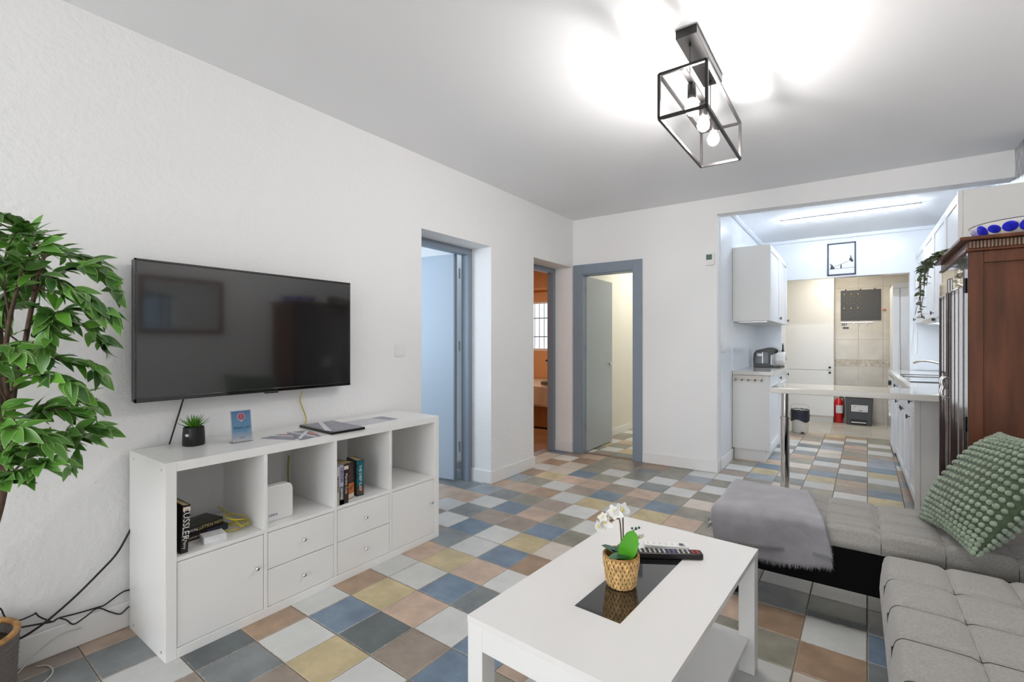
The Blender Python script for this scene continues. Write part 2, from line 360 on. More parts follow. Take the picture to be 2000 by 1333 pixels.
for j in range(-21, 30):
    for i in range(-13, 13):
        c = tpos(i+.5, j+.5)
        if c.x > XR-.05 or c.y > 7.7: continue
        if c.x < XL-.1 and c.y < 1.0: continue
        if -5.2 < c.x < -2.84 and c.y > 3.9: continue      # bedroom has its own floor
        if c.x < -5.1: continue
        d = -sin(YAW)*c.x+cos(YAW)*c.y
        vis = 0
        if d > .3:
            u = 1000+FPX*(cos(YAW)*c.x+sin(YAW)*c.y)/d; v = HORIZ+FPX*CAMZ/d
            if -60 < u < 2060 and v < 1420: vis = FPX/d*FPX*CAMZ/d/d
        if c.y > YB and c.x > -1.1 and c.x < -.72: vis *= .2
        if c.x > .36 and c.y > 2.9: vis = 0
        if c.x < XL-.1 and not (2.5 < c.y < 3.5): vis = 0
        if c.y > YB+.05 and (-2.5 > c.x or -1.85 < c.x < -1.2): vis = 0
        if d < 0 or c.y < -.4: vis = 0
        cells.append((vis, i, j, c))
cells.sort(key=lambda t: -t[0])
rest = MB(); ruv = rest.b.loops.layers.uv.new('uv'); restmats = list(TC); nt_ = 0
for vis, i, j, c in cells:
    code = tcode(i, j)
    if nt_ < 298 and vis > 0:
        o = bpy.data.objects.new('tile', TMESH[code]); C.objects.link(o); o.parent = fl; nt_ += 1
        o.location = c+Vector((0, 0, random.uniform(-.0006, .0004))); o.rotation_euler = (random.uniform(-.001, .001), random.uniform(-.001, .001), AT)
    else:
        h = TS/2-.0016; T = Matrix.Translation(c) @ Matrix.Rotation(AT, 4, 'Z'); Ti = T.inverted()
        vs = [rest.b.verts.new(T @ Vector((sx*(h-(.0025 if z == 0 else 0)), sy*(h-(.0025 if z == 0 else 0)), z))) for z in (-.008, 0) for sx, sy in ((-1, -1), (1, -1), (1, 1), (-1, 1))]
        fs = [rest.b.faces.new([vs[k] for k in q]) for q in ((4, 5, 6, 7), (0, 1, 5, 4), (1, 2, 6, 5), (2, 3, 7, 6), (3, 0, 4, 7))]
        for f in fs:
            f.material_index = restmats.index(code)
            for lp in f.loops: q_ = Ti @ lp.vert.co; lp[ruv].uv = (q_.x, q_.y)
stuff(rest.build('far_tiles', [TM[k] for k in restmats], fl))
# utility floor
uf = struct(box('floor_utility', -1.3, 1.1, 7.66, 9.3, -.06, -.004, M['groutlight']), 'pale beige tiled floor of the utility area behind the kitchen')
for a in range(5):
    for b in range(4):
        x = -1.16+a*.45; y = 7.665+b*.42
        box('tile', x+.002, min(x+.448, .98), y+.002, y+.418, -.012, 0, M['utilfloor'], uf, bevel=.0015, seg=1)
# bedroom floor
struct(box('floor_bedroom', -5.5, -2.87, 3.95, 7.1, -.03, -.001, M['bedfloor']), 'brown floor of the orange bedroom')
# ceiling
struct(box('ceiling', -2.86, .98, -3.6, 7.5, HC, HC+.05, M['ceiling']), 'flat white painted ceiling')
struct(box('ceiling_side_rooms', -5.5, -2.86, 1.0, 7.2, HC, HC+.05, M['plaster']))
struct(box('ceiling_corridor', -2.86, -1.17, 7.5, 9.3, HC, HC+.05, M['cream']))
struct(box('ceiling_utility', -1.17, .98, 7.5, 9.2, 2.45, 2.5, M['cream']))
# left wall with two deep openings
O1, O2 = (2.44, 3.26, 2.06), (3.935, 4.725, 2.065)
m = MB()
for y0, y1, z0 in ((-3.6, O1[0], 0), (O1[0], O1[1], O1[2]), (O1[1], O2[0], 0), (O2[0], O2[1], O2[2]), (O2[1], 4.93, 0)): m.box(-2.86, XL, y0, y1, z0, HC)
struct(m.build('wall_left', M['stucco']), 'long white stucco wall that carries the television')
# back wall piece (slightly skewed) with door 3
BW = dict(loc=(0, YB, 0), rot=(0, 0, AB))
m = MB()
for x0, x1, z0, z1 in ((-2.60, -2.50, 0, HC), (-2.50, -1.81, 2.03, HC), (-1.81, -1.05, 0, HC)): m.box(x0, x1, 0, .12, z0, z1)
struct(m.build('wall_back', M['plaster'], **BW), 'white back wall with the grey framed corridor door')
m = MB(); m.hexa([(-1.05, 0, 2.435), (.97, 0, 2.395), (.97, .14, 2.395), (-1.05, .14, 2.435)], [(-1.05, 0, HC), (.97, 0, HC), (.97, .14, HC), (-1.05, .14, HC)])
struct(m.build('trim_1', M['plaster'], **BW), 'white ceiling beam over the kitchen opening')
# right wall, front wall (behind the camera) with window
struct(box('wall_right', XR, XR+.12, -3.6, 4.45, 0, HC, M['plaster']), 'white right wall behind sofa and wardrobe')
struct(box('wall_right_kitchen', XR, XR+.12, 4.45, 9.3, 0, HC, M['silver']), 'silver crackle textured wall above the kitchen cabinets')
m = MB()
for x0, x1, z0, z1 in ((-2.86, -2.15, 0, HC), (.55, 1.04, 0, HC), (-2.15, .55, 0, .2), (-2.15, .55, 2.5, HC)): m.box(x0, x1, -3.7, -3.6, z0, z1)
struct(m.build('wall_front', M['plaster']), 'white wall behind the camera')
wn = sempty('window_1', (0, -3.65, 0), 0, 'large window behind the camera')
m = MB()
for x in (-2.15, -.83, .50): m.box(x, x+.05, -.03, .03, .2, 2.5)
for z in (.2, 2.45): m.box(-2.15, .55, -.03, .03, z, z+.05)
m.build('window_frame', M['white'], wn); box('glass_pane', -2.1, .5, -.004, .004, .25, 2.45, M['glass'], wn)
# kitchen shell
struct(box('wall_kitchen_left', -1.17, -1.048, 4.90, 7.5, 0, HC, M['kwall']), 'glossy pale blue white kitchen wall on the left')
m = MB(); m.box(-1.048, .98, 7.35, 7.50, 2.06, HC); m.box(.534, .98, 7.35, 7.50, 0, 2.06); m.box(-1.048, -.765, 7.02, 7.50, 0, 2.06); m.box(-1.048, -.765, 7.02, 7.35, 2.06, 2.3)
struct(m.build('wall_kitchen_back', M['kwall']), 'pale kitchen end wall with a wide opening into the utility area')
m = MB(); m.box(-1.048, -1.005, 4.95, 7.35, HC-.045, HC); m.box(-1.048, .92, 7.305, 7.35, HC-.045, HC)
struct(m.build('trim_2', M['kwall'], bevel=.012), 'pale ceiling cornice of the kitchen')
# utility shell + tiled back wall
uw = struct(box('wall_utility_back', -1.2, .98, 9.10, 9.2, 0, 2.45, M['groutlight']), 'cream marble tiled wall at the far end of the utility area')
zz = [(0.0, .42, 'marble'), (.42, .86, 'marble'), (.86, .96, 'border'), (.96, 1.27, 'marble'), (1.27, 1.67, 'marble'), (1.67, 2.07, 'marble'), (2.07, 2.45, 'marble')]
for a in range(7):
    for z0, z1, k in zz:
        x = -1.15+a*.30
        box('tile', x+.001, min(x+.299, .97), 9.092, 9.104, z0+.001, z1-.001, M[k], uw, bevel=.001, seg=1)
struct(box('wall_utility_left', -1.25, -1.17, 7.5, 9.2, 0, 2.45, M['cream']))
# corridor + bedroom + first room shells
struct(box('wall_corridor_left', -2.70, -2.585, 4.93, 9.3, 0, HC, M['cream']), 'cream corridor wall beyond the grey door')
struct(box('wall_corridor_end', -2.7, -1.2, 9.2, 9.3, 0, HC, M['cream'])); struct(box('wall_corridor_right', -1.30, -1.171, 4.92, 9.3, 0, HC, M['cream']))
struct(box('baseboard_corridor', -2.585, -2.573, 4.95, 9.2, 0, .09, M['base']))
m = MB(); m.box(-5.5, -2.72, 7.0, 7.1, 0, 1.08); m.box(-5.5, -2.72, 7.0, 7.1, 1.94, HC); m.box(-5.5, -4.95, 7.0, 7.1, 1.08, 1.94); m.box(-3.95, -2.72, 7.0, 7.1, 1.08, 1.94)
struct(m.build('wall_bedroom_back', M['orange']), 'orange bedroom wall with a barred window')
struct(box('wall_bedroom_left', -5.6, -5.5, 3.9, 7.1, 0, HC, M['orange'])); struct(box('wall_bedroom_front', -5.5, -2.86, 3.80, 3.9, 0, HC, M['orange']))
struct(box('wall_bedroom_right', -2.72, -2.705, 4.93, 7.0, 0, HC, M['orange']))
struct(box('trim_bedroom', -5.2, -2.75, 6.88, 7.0, 2.12, 2.16, M['orange'], bevel=.01))
wn = sempty('window_2', (0, 7.0, 0), 0, 'barred window in the orange bedroom')
m = MB()
for x in (-4.95, -3.99): m.box(x, x+.04, .02, .07, 1.08, 1.94)
for z in (1.08, 1.90): m.box(-4.95, -3.95, .02, .07, z, z+.04)
m.build('window_frame', M['white'], wn); box('glass_pane', -4.92, -3.98, .04, .046, 1.11, 1.91, M['glass'], wn)
for k in range(10): MB().cyl((-4.90+k*.098, .12, 1.06), (-4.90+k*.098, .12, 1.96), .006, 6).build('bar', M['doorframe'], wn, smooth=50)
for z in (1.32, 1.645): box('crossbar', -4.95, -3.95, .115, .135, z, z+.016, M['doorframe'], wn)
# bright overcast yard behind the barred window
struct(box('wall_yard', -6.5, -2, 8.6, 8.7, -.5, 4, mat('white_yard_wall', (.85, .87, .9, 1), .9)))
struct(box('wall_first_room_left', -5.5, -5.4, 1.0, 3.8, 0, HC, M['plaster'])); struct(box('wall_first_room_back', -5.5, -2.86, 3.70, 3.80, 0, HC, M['plaster']))
struct(box('wall_first_room_front', -5.5, -2.86, .9, 1.0, 0, HC, M['plaster']))

# baseboards
def baseb(name, segs, m=M['base'], **k):
    mb = MB()
    for s in segs: mb.box(*s, 0, .112)
    return struct(mb.build(name, m, bevel=.006, **k))
baseb('baseboard_left', [(XL, XL+.013, -3.6, O1[0]), (XL, XL+.013, O1[1]-.012, O2[0]+.013), (-2.78, XL, O1[1]-.013, O1[1]), (-2.78, XL, O1[0], O1[0]+.013), (-2.78, XL, O2[1]-.012, O2[1]), (-2.78, XL, O2[0], O2[0]+.013)])
baseb('baseboard_back', [(-1.765, -1.04, -.013, 0), (-1.05, -1.037, 0, .10)], **BW)
baseb('baseboard_kitchen', [(-1.048, -1.035, 4.90, 5.46)])

# ------------------------------------------------------------------ doors
def doorframe(name, label, hinge_door):
    return sempty(name, (0, 0, 0), 0, label)
# door 1 (leaf open into the first room), seen in the first opening
d1 = sempty('door_1', (0, 0, 0), 0, 'pale blue door standing open in the opening beside the shelf unit')
m = MB()
for y0, y1 in ((O1[1]-.055, O1[1]), (O1[0], O1[0]+.055)): m.box(-2.855, -2.775, y0, y1, 0, O1[2]-.055)
m.box(-2.855, -2.775, O1[0]+.001, O1[1]-.001, O1[2]-.055, O1[2]-.001)
m.build('door_frame', M['doorframe'], d1, bevel=.003)
hx, hy = -2.885, 3.165; ang = math.atan2(3.182-3.217, -3.113+2.894)
L_ = .76
T = Matrix.Translation((hx, hy, 0)) @ Matrix.Rotation(ang, 4, 'Z')
lf = MB().box(0, L_, -.0, .038, .012, 2.01, T).build('door_panel', M['doorpale'], d1, bevel=.002)
MB().box(-.012, 0, -.0, .04, .012, 2.012, T).build('edge_strip', M['doorframe'], lf)
for z in (.25, 1.15, 1.8): MB().cyl((-2.872, 3.200, z), (-2.872, 3.200, z+.09), .007, 8).build('hinge', M['doorframe'], d1, smooth=50)
# door 2 frame only (leaf open out of sight behind the jamb)
d2 = sempty('door_2', (0, 0, 0), 0, 'grey blue frame of the orange bedroom doorway')
m = MB()
for y0, y1 in ((O2[1]-.05, O2[1]), (O2[0], O2[0]+.05)): m.box(-2.855, -2.775, y0, y1, 0, O2[2]-.05)
m.box(-2.855, -2.775, O2[0]+.001, O2[1]-.001, O2[2]-.05, O2[2]-.001)
m.build('door_frame', M['doorframe'], d2, bevel=.003)
T = Matrix.Translation((-2.875, 4.68, 0)) @ Matrix.Rotation(radians(93), 4, 'Z')
for z in (1.02,): MB().ball((-2.862, 4.670, z), .012, 2).build('latch', M['black'], d2, smooth=180)
# door 3 in the back wall
d3 = sempty('door_3', (0, YB, 0), AB, 'grey door opening into the cream corridor in its wide grey frame')
m = MB()
for x0, x1 in ((-2.55, -2.445), (-1.865, -1.765)): m.box(x0, x1, -.018, .0, .0, 2.085)
m.box(-2.445, -1.865, -.018, 0, 1.98, 2.085)
m.box(-2.50, -2.435, -.006, .13, 0, 2.03); m.box(-1.865, -1.81, -.006, .13, 0, 2.03); m.box(-2.5, -1.81, -.006, .13, 1.97, 2.03)
m.build('door_frame', M['doorframe'], d3, bevel=.004)
T = Matrix.Translation((-2.428, .075, 0)) @ Matrix.Rotation(radians(89), 4, 'Z')
lf = MB().box(0, .69, -.0, .04, .012, 1.965, T).build('door_panel', M['doorpaint'], d3, bevel=.002)
hp = T @ Vector((.625, 0, .975))
h = MB(); h.cyl(T @ Vector((.63, -.002, .975)), T @ Vector((.63, -.045, .975)), .009, 10); h.tube([T @ Vector(p) for p in ((.63, -.045, .975), (.60, -.052, .975), (.53, -.050, .972))], .008, 8)
h.cyl(T @ Vector((.63, 0, .975)), T @ Vector((.63, -.008, .975)), .024, 14); h.cyl(T @ Vector((.63, .042, .975)), T @ Vector((.63, .085, .975)), .009, 10); h.tube([T @ Vector(p) for p in ((.63, .085, .975), (.55, .088, .975))], .008, 8)
h.build('door_handle', M['steel'], lf, smooth=40)
for z in (.25, 1.12, 1.78): MB().cyl((-2.434, .065, z), (-2.434, .065, z+.09), .007, 8).build('hinge', M['doorframe'], d3, smooth=50)
struct(box('trim_threshold', -2.435, -1.865, .02, .09, -.003, .004, M['dentil'], **BW))
struct(box('trim_threshold_bedroom', -2.90, -2.80, O2[0]+.05, O2[1]-.05, -.003, .004, M['steel']))
# ================================================================== OBJECTS
# ---------------- shelf unit (open back, 4 x 2 cubbies)
KX0, KX1, KY0, KY1, KH = -2.533, -2.138, .711, 2.188, .765
ku = thing('shelf_unit', 'long white cube shelf unit with doors and drawers under the television', 'shelf', (KX0, KY0, 0))
K = lambda x, y, z: (x-KX0, y-KY0, z)
def kbox(n, x0, x1, y0, y1, z0, z1, m=M['white'], bevel=.0015, p=ku): return box(n, x0-KX0, x1-KX0, y0-KY0, y1-KY0, z0, z1, m, p, bevel)
t = .038; ZS = KH/2-.008; ZST = ZS+.016
kbox('top_panel', KX0, KX1, KY0+t, KY1-t, KH-t, KH); kbox('bottom_panel', KX0, KX1, KY0+t, KY1-t, 0, t)
kbox('side_panel', KX0, KX1, KY0, KY0+t, 0, KH); kbox('side_panel', KX0, KX1, KY1-t, KY1, 0, KH)
iw = (KY1-KY0-2*t-3*.016)/4; ys = []
for k in range(4):
    a = KY0+t+k*(iw+.016); ys.append((a, a+iw))
    if k < 3: kbox('divider', KX0, KX1-.002, a+iw, a+iw+.016, t, KH-t)
    kbox('shelf', KX0, KX1-.002, a, a+iw, ZS, ZST)
def knob(p, x, y, z):
    mb = MB(); mb.lathe([(.0045, 0), (.0045, .010), (.008, .014), (.009, .020), (.006, .024)], 14, Matrix.Translation((x, y, z)) @ Matrix.Rotation(pi/2, 4, 'Y'))
    return mb.build('knob', M['chrome'], p, smooth=40)
for k, (a, b) in enumerate(ys):
    if k in (0, 3):
        d = kbox('door', KX1-.022, KX1-.004, a+.002, b-.002, t+.002, ZS-.003); knob(d, KX1-.004-KX0, b-.035-KY0, (t+ZS)/2+.03)
        kbox('door_back', KX0+.01, KX0+.014, a, b, t, ZS, M['plinth'])
    else:
        zm = (t+ZS)/2
        for z0, z1 in ((t+.002, zm-.0015), (zm+.0015, ZS-.003)):
            d = kbox('drawer', KX1-.022, KX1-.004, a+.002, b-.002, z0, z1); knob(d, KX1-.004-KX0, (a+b)/2-KY0, (z0+z1)/2)
for (x, z) in ((KX0+.05, KH-.03), (KX1-.04, KH-.03), (KX0+.05, .03), (KX1-.04, .03)):
    MB().cyl((x-KX0, .001, z), (x-KX0, -.0008, z), .005, 10).build('screw_cap', M['steel'], ku)

# ---------------- television on the wall
TX = -2.47; s_ = 2.47/2.56
ty0, ty1 = .735*s_, 1.836*s_; tz0, tz1 = CAMZ+(.962-CAMZ)*s_, CAMZ+(1.600-CAMZ)*s_
tv = thing('television', 'large black flat television mounted on the stucco wall', 'television', (TX-.06, (ty0+ty1)/2, tz0))
TVo = lambda n, x0, x1, y0, y1, z0, z1, m, bv=0: box(n, x0-(TX-.06), x1-(TX-.06), y0-(ty0+ty1)/2, y1-(ty0+ty1)/2, z0-tz0, z1-tz0, m, tv, bv)
TVo('housing', TX-.045, TX-.006, ty0+.002, ty1-.002, tz0+.002, tz1-.002, M['black'], .004)
TVo('screen', TX-.006, TX-.003, ty0+.008, ty1-.008, tz0+.018, tz1-.008, M['screen'])
m = MB(); a0, a1, c0, c1 = ty0-(ty0+ty1)/2, ty1-(ty0+ty1)/2, 0, tz1-tz0
for y0, y1, z0, z1 in ((a0, a0+.009, c0, c1), (a1-.009, a1, c0, c1), (a0, a1, c1-.009, c1), (a0, a1, c0, c0+.019)): m.box(.052, .062, y0, y1, z0, z1)
m.build('bezel', M['blackglass'], tv, bevel=.002)
TVo('sensor', TX-.012, TX+.003, (ty0+ty1)/2+.02, (ty0+ty1)/2+.09, tz0-.007, tz0+.002, M['black'], .002)
m = MB(); m.box(-.022, .02, -.2, .2, .15, .45); m.box(-.024, -.0225, -.25, .25, .1, .5)
m.build('wall_bracket', M['blackmetal'], tv)

# cables
def cable(name, label, pts, r, m, n=6, cat='cable'):
    o = MB().tube(catmull(pts, n), r, 6).build(name, m, smooth=180); tag(o, label, cat); return o
XW = XL+.012
cable('television_cable', 'short black cable hanging from the television behind the succulent', [PX(358, 780, -2.50), PX(352, 800, XW), PX(342, 832, XW), PX(331, 868, XW), PX(327, 885, XW), PX(325, 930, XW)], .0035, M['cable'])
cable('yellow_television_cable', 'yellow network cable hanging below the right half of the television', [PX(590, 765, -2.50), PX(586, 782, XW), PX(592, 800, XW), PX(598, 818, XW), PX(595, 834, XW), PX(594, 850, XW)], .003, M['yellowcable'])
XC = XL+.018; XC2 = XL+.030
cable('power_cable', 'thick black cable slanting down the wall to the plant pot', [PX(262, 1020, XC2), PX(250, 1044, XC2), PX(228, 1082, XC2), PX(195, 1118, XC2), PX(150, 1163, XC2), PX(105, 1203, XC2), PX(75, 1226, XC2), PX(45, 1245, XC2), PX(16, 1257, XC2)], .0045, M['cable'])
cable('thin_cable', 'thin black cable with a kink running along the baseboard top', [PX(262, 1152, XC), PX(240, 1157, XC), PX(205, 1182, XC), PX(191, 1187, XC), PX(150, 1199, XC), PX(115, 1208, XC), PX(103, 1215, XC), PX(75, 1220, XC), PX(30, 1228, XC), PX(8, 1231, XC), PX(0, 1238, XC), PX(-30, 1250, XC)], .003, M['cable'])
cable('looping_cable', 'thin black cable looping below the kinked one', [PX(262, 1182, XC), PX(250, 1187, XC), PX(235, 1200, XC), PX(215, 1196, XC), PX(191, 1189, XC+.006), PX(165, 1207, XC), PX(144, 1220, XC), PX(130, 1212, XC), PX(115, 1208, XC+.006)], .0025, M['cable'])
cable('hooked_cable', 'thin black cable entering at the left frame edge above the pot', [PX(-25, 1180, XC), PX(0, 1189, XC), PX(8, 1203, XC), PX(18, 1214, XC), PX(40, 1212, XC), PX(66, 1201, XC), PX(69, 1198, XC), PX(78, 1206, XC), PX(100, 1215, XC+.006)], .0027, M['cable'])
cable('white_cable', 'thin white cable curling on the floor beside the plant pot', [PX(160, 1226, XC), PX(120, 1240, XC), PX(80, 1270, XC), PX(45, 1305, XC+.03), PZ(22, 1330, .003), PZ(18, 1345, .003), PZ(60, 1350, .003), PZ(95, 1325, .003), PZ(103, 1310, .003), PZ(92, 1301, .003), PZ(70, 1303, .003)], .0025, M['whitecable'])

# light switches
def switch(loc, rz, label):
    o = thing('light_switch', label, 'light switch', loc, rz)
    box('plate', -.041, .041, 0, .009, -.041, .041, M['base'], o, .003); box('rocker', -.028, .028, .007, .013, -.028, .028, M['base'], o, .002)
switch((XL, 2.233, 1.173), -pi/2, 'square white light switch beside the television')
switch((-1.048, 4.99, 1.175), -pi/2, 'white light switch on the glossy kitchen side wall')

# thermostat
o = thing('thermostat', 'small white thermostat with green display on the back wall', 'thermostat', (-1.11, YB-.02, 2.018), AB)
box('case', -.038, .038, -.026, 0, -.06, .06, M['base'], o, .005); box('display', -.030, .022, -.028, -.024, -.010, .040, M['lcd'], o)
box('key_strip', -.012, .012, -.028, -.025, -.042, -.032, M['plinth'], o)

# ---------------- things in and on the shelf unit
def book(name, label, w, th, h, cover, loc, rot, titles=(), group=None, bands=()):
    """book: spine faces -Y local, thickness along X, height Z, width Y"""
    o = thing(name, label, 'book', loc, 0, group); o.rotation_euler = rot
    cm = cover if not isinstance(cover, tuple) else mat('cover', cover, .35)
    box('pages', -th/2+.0015, th/2-.0015, .003, w-.003, .003, h-.003, M['paper'], o)
    m = MB(); m.box(-th/2, -th/2+.0015, 0, w, 0, h); m.box(th/2-.0015, th/2, 0, w, 0, h); m.box(-th/2, th/2, -.0015, .001, 0, h)
    m.build('cover', cm, o)
    for z0, z1, bmt in bands: box('spine_band', -th/2, th/2, -.0022, -.001, z0*h, z1*h, bmt, o)
    for body, size, zc, tm in titles:
        text(body, size, tm, o, axes((0, -.0026, zc*h), (0, 0, -1), (1, 0, 0), (0, -1, 0)))
    return o
RZ = pi/2+0  # spine toward +X
Y0 = KY0
zs = ZST
# leaning pair at left of first cubby
a, b = ys[0]
bk = M['black']
book('paperback', 'thin black paperback against the left side of the first cubby', .125, .014, .195, bk, (KX1-.06, a+.012, zs), (0, 0, pi/2))
book('paperback', 'leaning black paperback with white spine lettering in the first cubby', .13, .026, .19, (.02, .018, .017, 1), (KX1-.028, a+.034, zs), (0, radians(3), pi/2), [('CUSSLER', .034, .62, M['whitetext']), ('& Perry', .016, .22, M['whitetext'])], bands=[(.88, .96, M['linen'])])
# lying stack of two
pb = PZ(378, 1042, zs); 
fo = thing('paperback', 'closed dark paperback at the bottom of the lying stack', 'book', (KX1-.145, a+.165, zs+.0), 0)
def flatbook(o, L, W, T, cover, titles, back=None):
    box('pages', -L/2+.003, L/2-.003, .002, W-.003, .0015, T-.0015, M['paper'], o)
    m = MB(); m.box(-L/2, L/2, 0, W, 0, .0015); m.box(-L/2, L/2, 0, W, T-.0015, T); m.box(-L/2, L/2, -.0015, .001, 0, T)
    m.build('cover', cover, o)
    if back: box('back_print', -L/2+.02, L/2-.05, .015, W-.03, T, T+.0006, back, o)
    for body, size, xc, tm in titles: text(body, size, tm, o, axes((xc, -.0022, T/2), (-1, 0, 0), (0, 0, -1), (0, -1, 0)))
fo.rotation_euler = (0, 0, radians(97))
flatbook(fo, .178, .11, .026, mat('brown_cover', (.03, .02, .022, 1), .35), [('THE GUARDIAN', .010, -.04, M['linen'])])
box('spine_panel', 0, .085, -.003, -.001, .001, .025, mat('slate_blue_print', (.03, .045, .07, 1), .35), fo)
f2 = thing('paperback', 'black paperback with gold and white spine lettering on top of the lying stack', 'book', (KX1-.155, a+.150, zs+.0265), 0)
f2.rotation_euler = (0, 0, radians(102))
flatbook(f2, .185, .115, .028, mat('near_black_cover', (.02, .019, .017, 1), .3), [('KEN FOLLETT', .019, .030, M['goldtext']), ('NIGHT', .015, -.045, M['whitetext'])], back=mat('grey_green_blurb', (.06, .062, .045, 1), .5, var=.5, vscale=30, stretch=(1, 6, 1)))
box('barcode', -.092, -.065, .012, .05, .028, .0287, M['label'], f2)
# white box in front
o = thing('small_white_box', 'small white card box in front of the lying books', 'box', (KX1-.075, a+.16, zs), radians(-8))
box('box_body', -.035, .035, -.042, .042, 0, .028, M['label'], o, .002); box('lid_seam', -.0355, .0355, -.0425, .0425, .020, .0206, M['plinth'], o)
# yellow cable coil
pts = []
cx, cy = KX1-.13, b-.066
for k in range(60):
    th_ = k/60*2*pi*2.6; r = .055+.012*sin(th_*1.7); pts.append((cx+r*cos(th_)*.9, cy+r*.8*sin(th_), zs+.008+.03*(1+sin(th_*.63+1))*(1 if k > 20 else .3)))
pts = [(cx-.15, cy-.01, zs+.07), (cx-.1, cy, zs+.06)]+pts+[(cx+.05, cy+.02, zs+.02), (cx+.02, b-.01, zs+.01)]
tag(MB().tube(catmull(pts, 2), .0028, 6).build('coiled_yellow_cable', M['yellowcable'], smooth=180), 'coiled yellow cable at the right of the first cubby', 'cable')
# router
a, b = ys[1]
rp = (KX1-.095, a+.082, zs)
o = thing('router', 'white rounded router standing in the second cubby', 'router', rp, 0)
m = MB(); pr_ = []
W_, H_, R_ = .078, .165, .03
for cxk, czk, a0_ in ((W_-R_, H_-R_, 0), (-W_+R_, H_-R_, 90), (-W_+R_, .012, 180), (W_-R_, .012, 270)):
    rr = R_ if czk > .02 else .012; cxk = (W_-rr)*(1 if cxk > 0 else -1)
    for q in range(6): an = radians(a0_+q*18); pr_.append((cxk+rr*cos(an), czk+rr*sin(an)))
m.prism(pr_, .045, Matrix(((0, 0, 1, -.0225), (1, 0, 0, 0), (0, 1, 0, .0), (0, 0, 0, 1))))
m.build('case', M['base'], o, bevel=.006, seg=3, smooth=35)
text('LINCA', .015, M['navytext'], o, axes((.0232, -.020, .030), (0, 1, 0), (0, 0, 1), (1, 0, 0)))
for k in range(4): box('indicator', .0228, .0234, -.045+k*.018, -.039+k*.018, .125, .128, M['plinth'], o)
cable('yellow_router_cable', 'dull yellow cable rising behind the white router', [(KX0+.03, b-.03, zs+.01), (KX0+.02, b-.035, zs+.12), (KX0+.02, b-.03, zs+.22)], .006, mat('dull_yellow', (.35, .30, .08, 1), .5), 4)
# books in third cubby
a, b = ys[2]
x = KX1-.012
book('paperback', 'slim pale paperback at the left of the third cubby', .12, .017, .20, (.55, .52, .46, 1), (x, a+.010, zs), (0, 0, pi/2), [('THE WINTER SEA', .011, .55, M['ink'])])
book('paperback', 'lavender paperback with dark lettering second in the third cubby', .12, .024, .205, (.42, .42, .55, 1), (x-.002, a+.033, zs), (0, 0, pi/2), [('DENNIS', .022, .75, M['navytext']), ('LEHANE', .016, .28, M['whitetext'])], bands=[(0, .12, bk), (.0, .46, mat('grey_print', (.10, .11, .12, 1), .4, var=.6, vscale=25))])
book('paperback', 'dark brown paperback with pale script third in the third cubby', .12, .026, .205, (.035, .022, .018, 1), (x-.004, a+.062, zs), (0, 0, pi/2), [('Martina Cole', .020, .5, M['linen'])], bands=[(.86, .95, M['linen'])])
book('thick_paperback', 'thick black and orange fire paperback in the third cubby', .12, .046, .195, (.03, .016, .018, 1), (x-.05, a+.125, zs), (0, 0, radians(108)), [], bands=[(.15, .42, mat('fire_print', (.55, .14, .02, 1), .4, var=.9, vscale=25)), (.02, .14, M['linen']), (.5, .92, mat('ember_print', (.05, .02, .02, 1), .4, var=.9, vscale=22, stretch=(1, 1, 4)))])
book('thick_paperback', 'teal paperback with white lettering right in the third cubby', .12, .042, .195, (.012, .05, .06, 1), (x-.045, a+.180, zs), (0, 0, radians(80)), [('THE DEEP SLEEP', .020, .5, M['whitetext'])], bands=[(.3, .97, mat('teal_print', (.01, .12, .16, 1), .3, var=.5, vscale=25)), (.05, .28, mat('brown_print', (.10, .05, .03, 1), .3, var=.6, vscale=30))])

# succulent in black pot
p = PZ(380, 872, KH)
o = thing('potted_succulent', 'spiky green succulent in a black pot on the shelf unit', 'potted plant', (p.x-.03, p.y+.008, KH)); o.scale = (1.1, 1.1, 1.05)
m = MB()
def sq(r, k): 
    a = 2*pi*k/32; c, s = cos(a), sin(a); q = (abs(c)**4+abs(s)**4)**-.25; q = .5*q+.5; return r*q*c, r*q*s
prof = [(.034, 0), (.037, .004), (.036, .05), (.034, .078), (.031, .080), (.030, .070), (.006, .068)]
rings = [[m.b.verts.new((*sq(r, k), z)) for k in range(32)] for r, z in prof]
for A, B in zip(rings, rings[1:]):
    for k in range(32): m.b.faces.new((A[k], A[(k+1) % 32], B[(k+1) % 32], B[k]))
m.b.faces.new(rings[0][::-1]); m.b.faces.new(rings[-1])
m.build('pot', M['black'], o, smooth=40, rot=(0, 0, radians(20)))
def label_tag():
    pts = [(cos(radians(k*30))*.006, sin(radians(k*30))*.008) for k in range(12)]
    return MB().prism(pts, .001).build('sticker', M['label'], o)
st = label_tag(); dcam = (Vector((0, 0))-Vector((o.location.x, o.location.y))).normalized(); an = math.atan2(dcam.y, dcam.x)-.65
st.matrix_local = Matrix.Translation((.0365*cos(an), .0365*sin(an), .048)) @ Matrix.Rotation(an, 4, 'Z') @ Matrix.Rotation(pi/2, 4, 'Y')
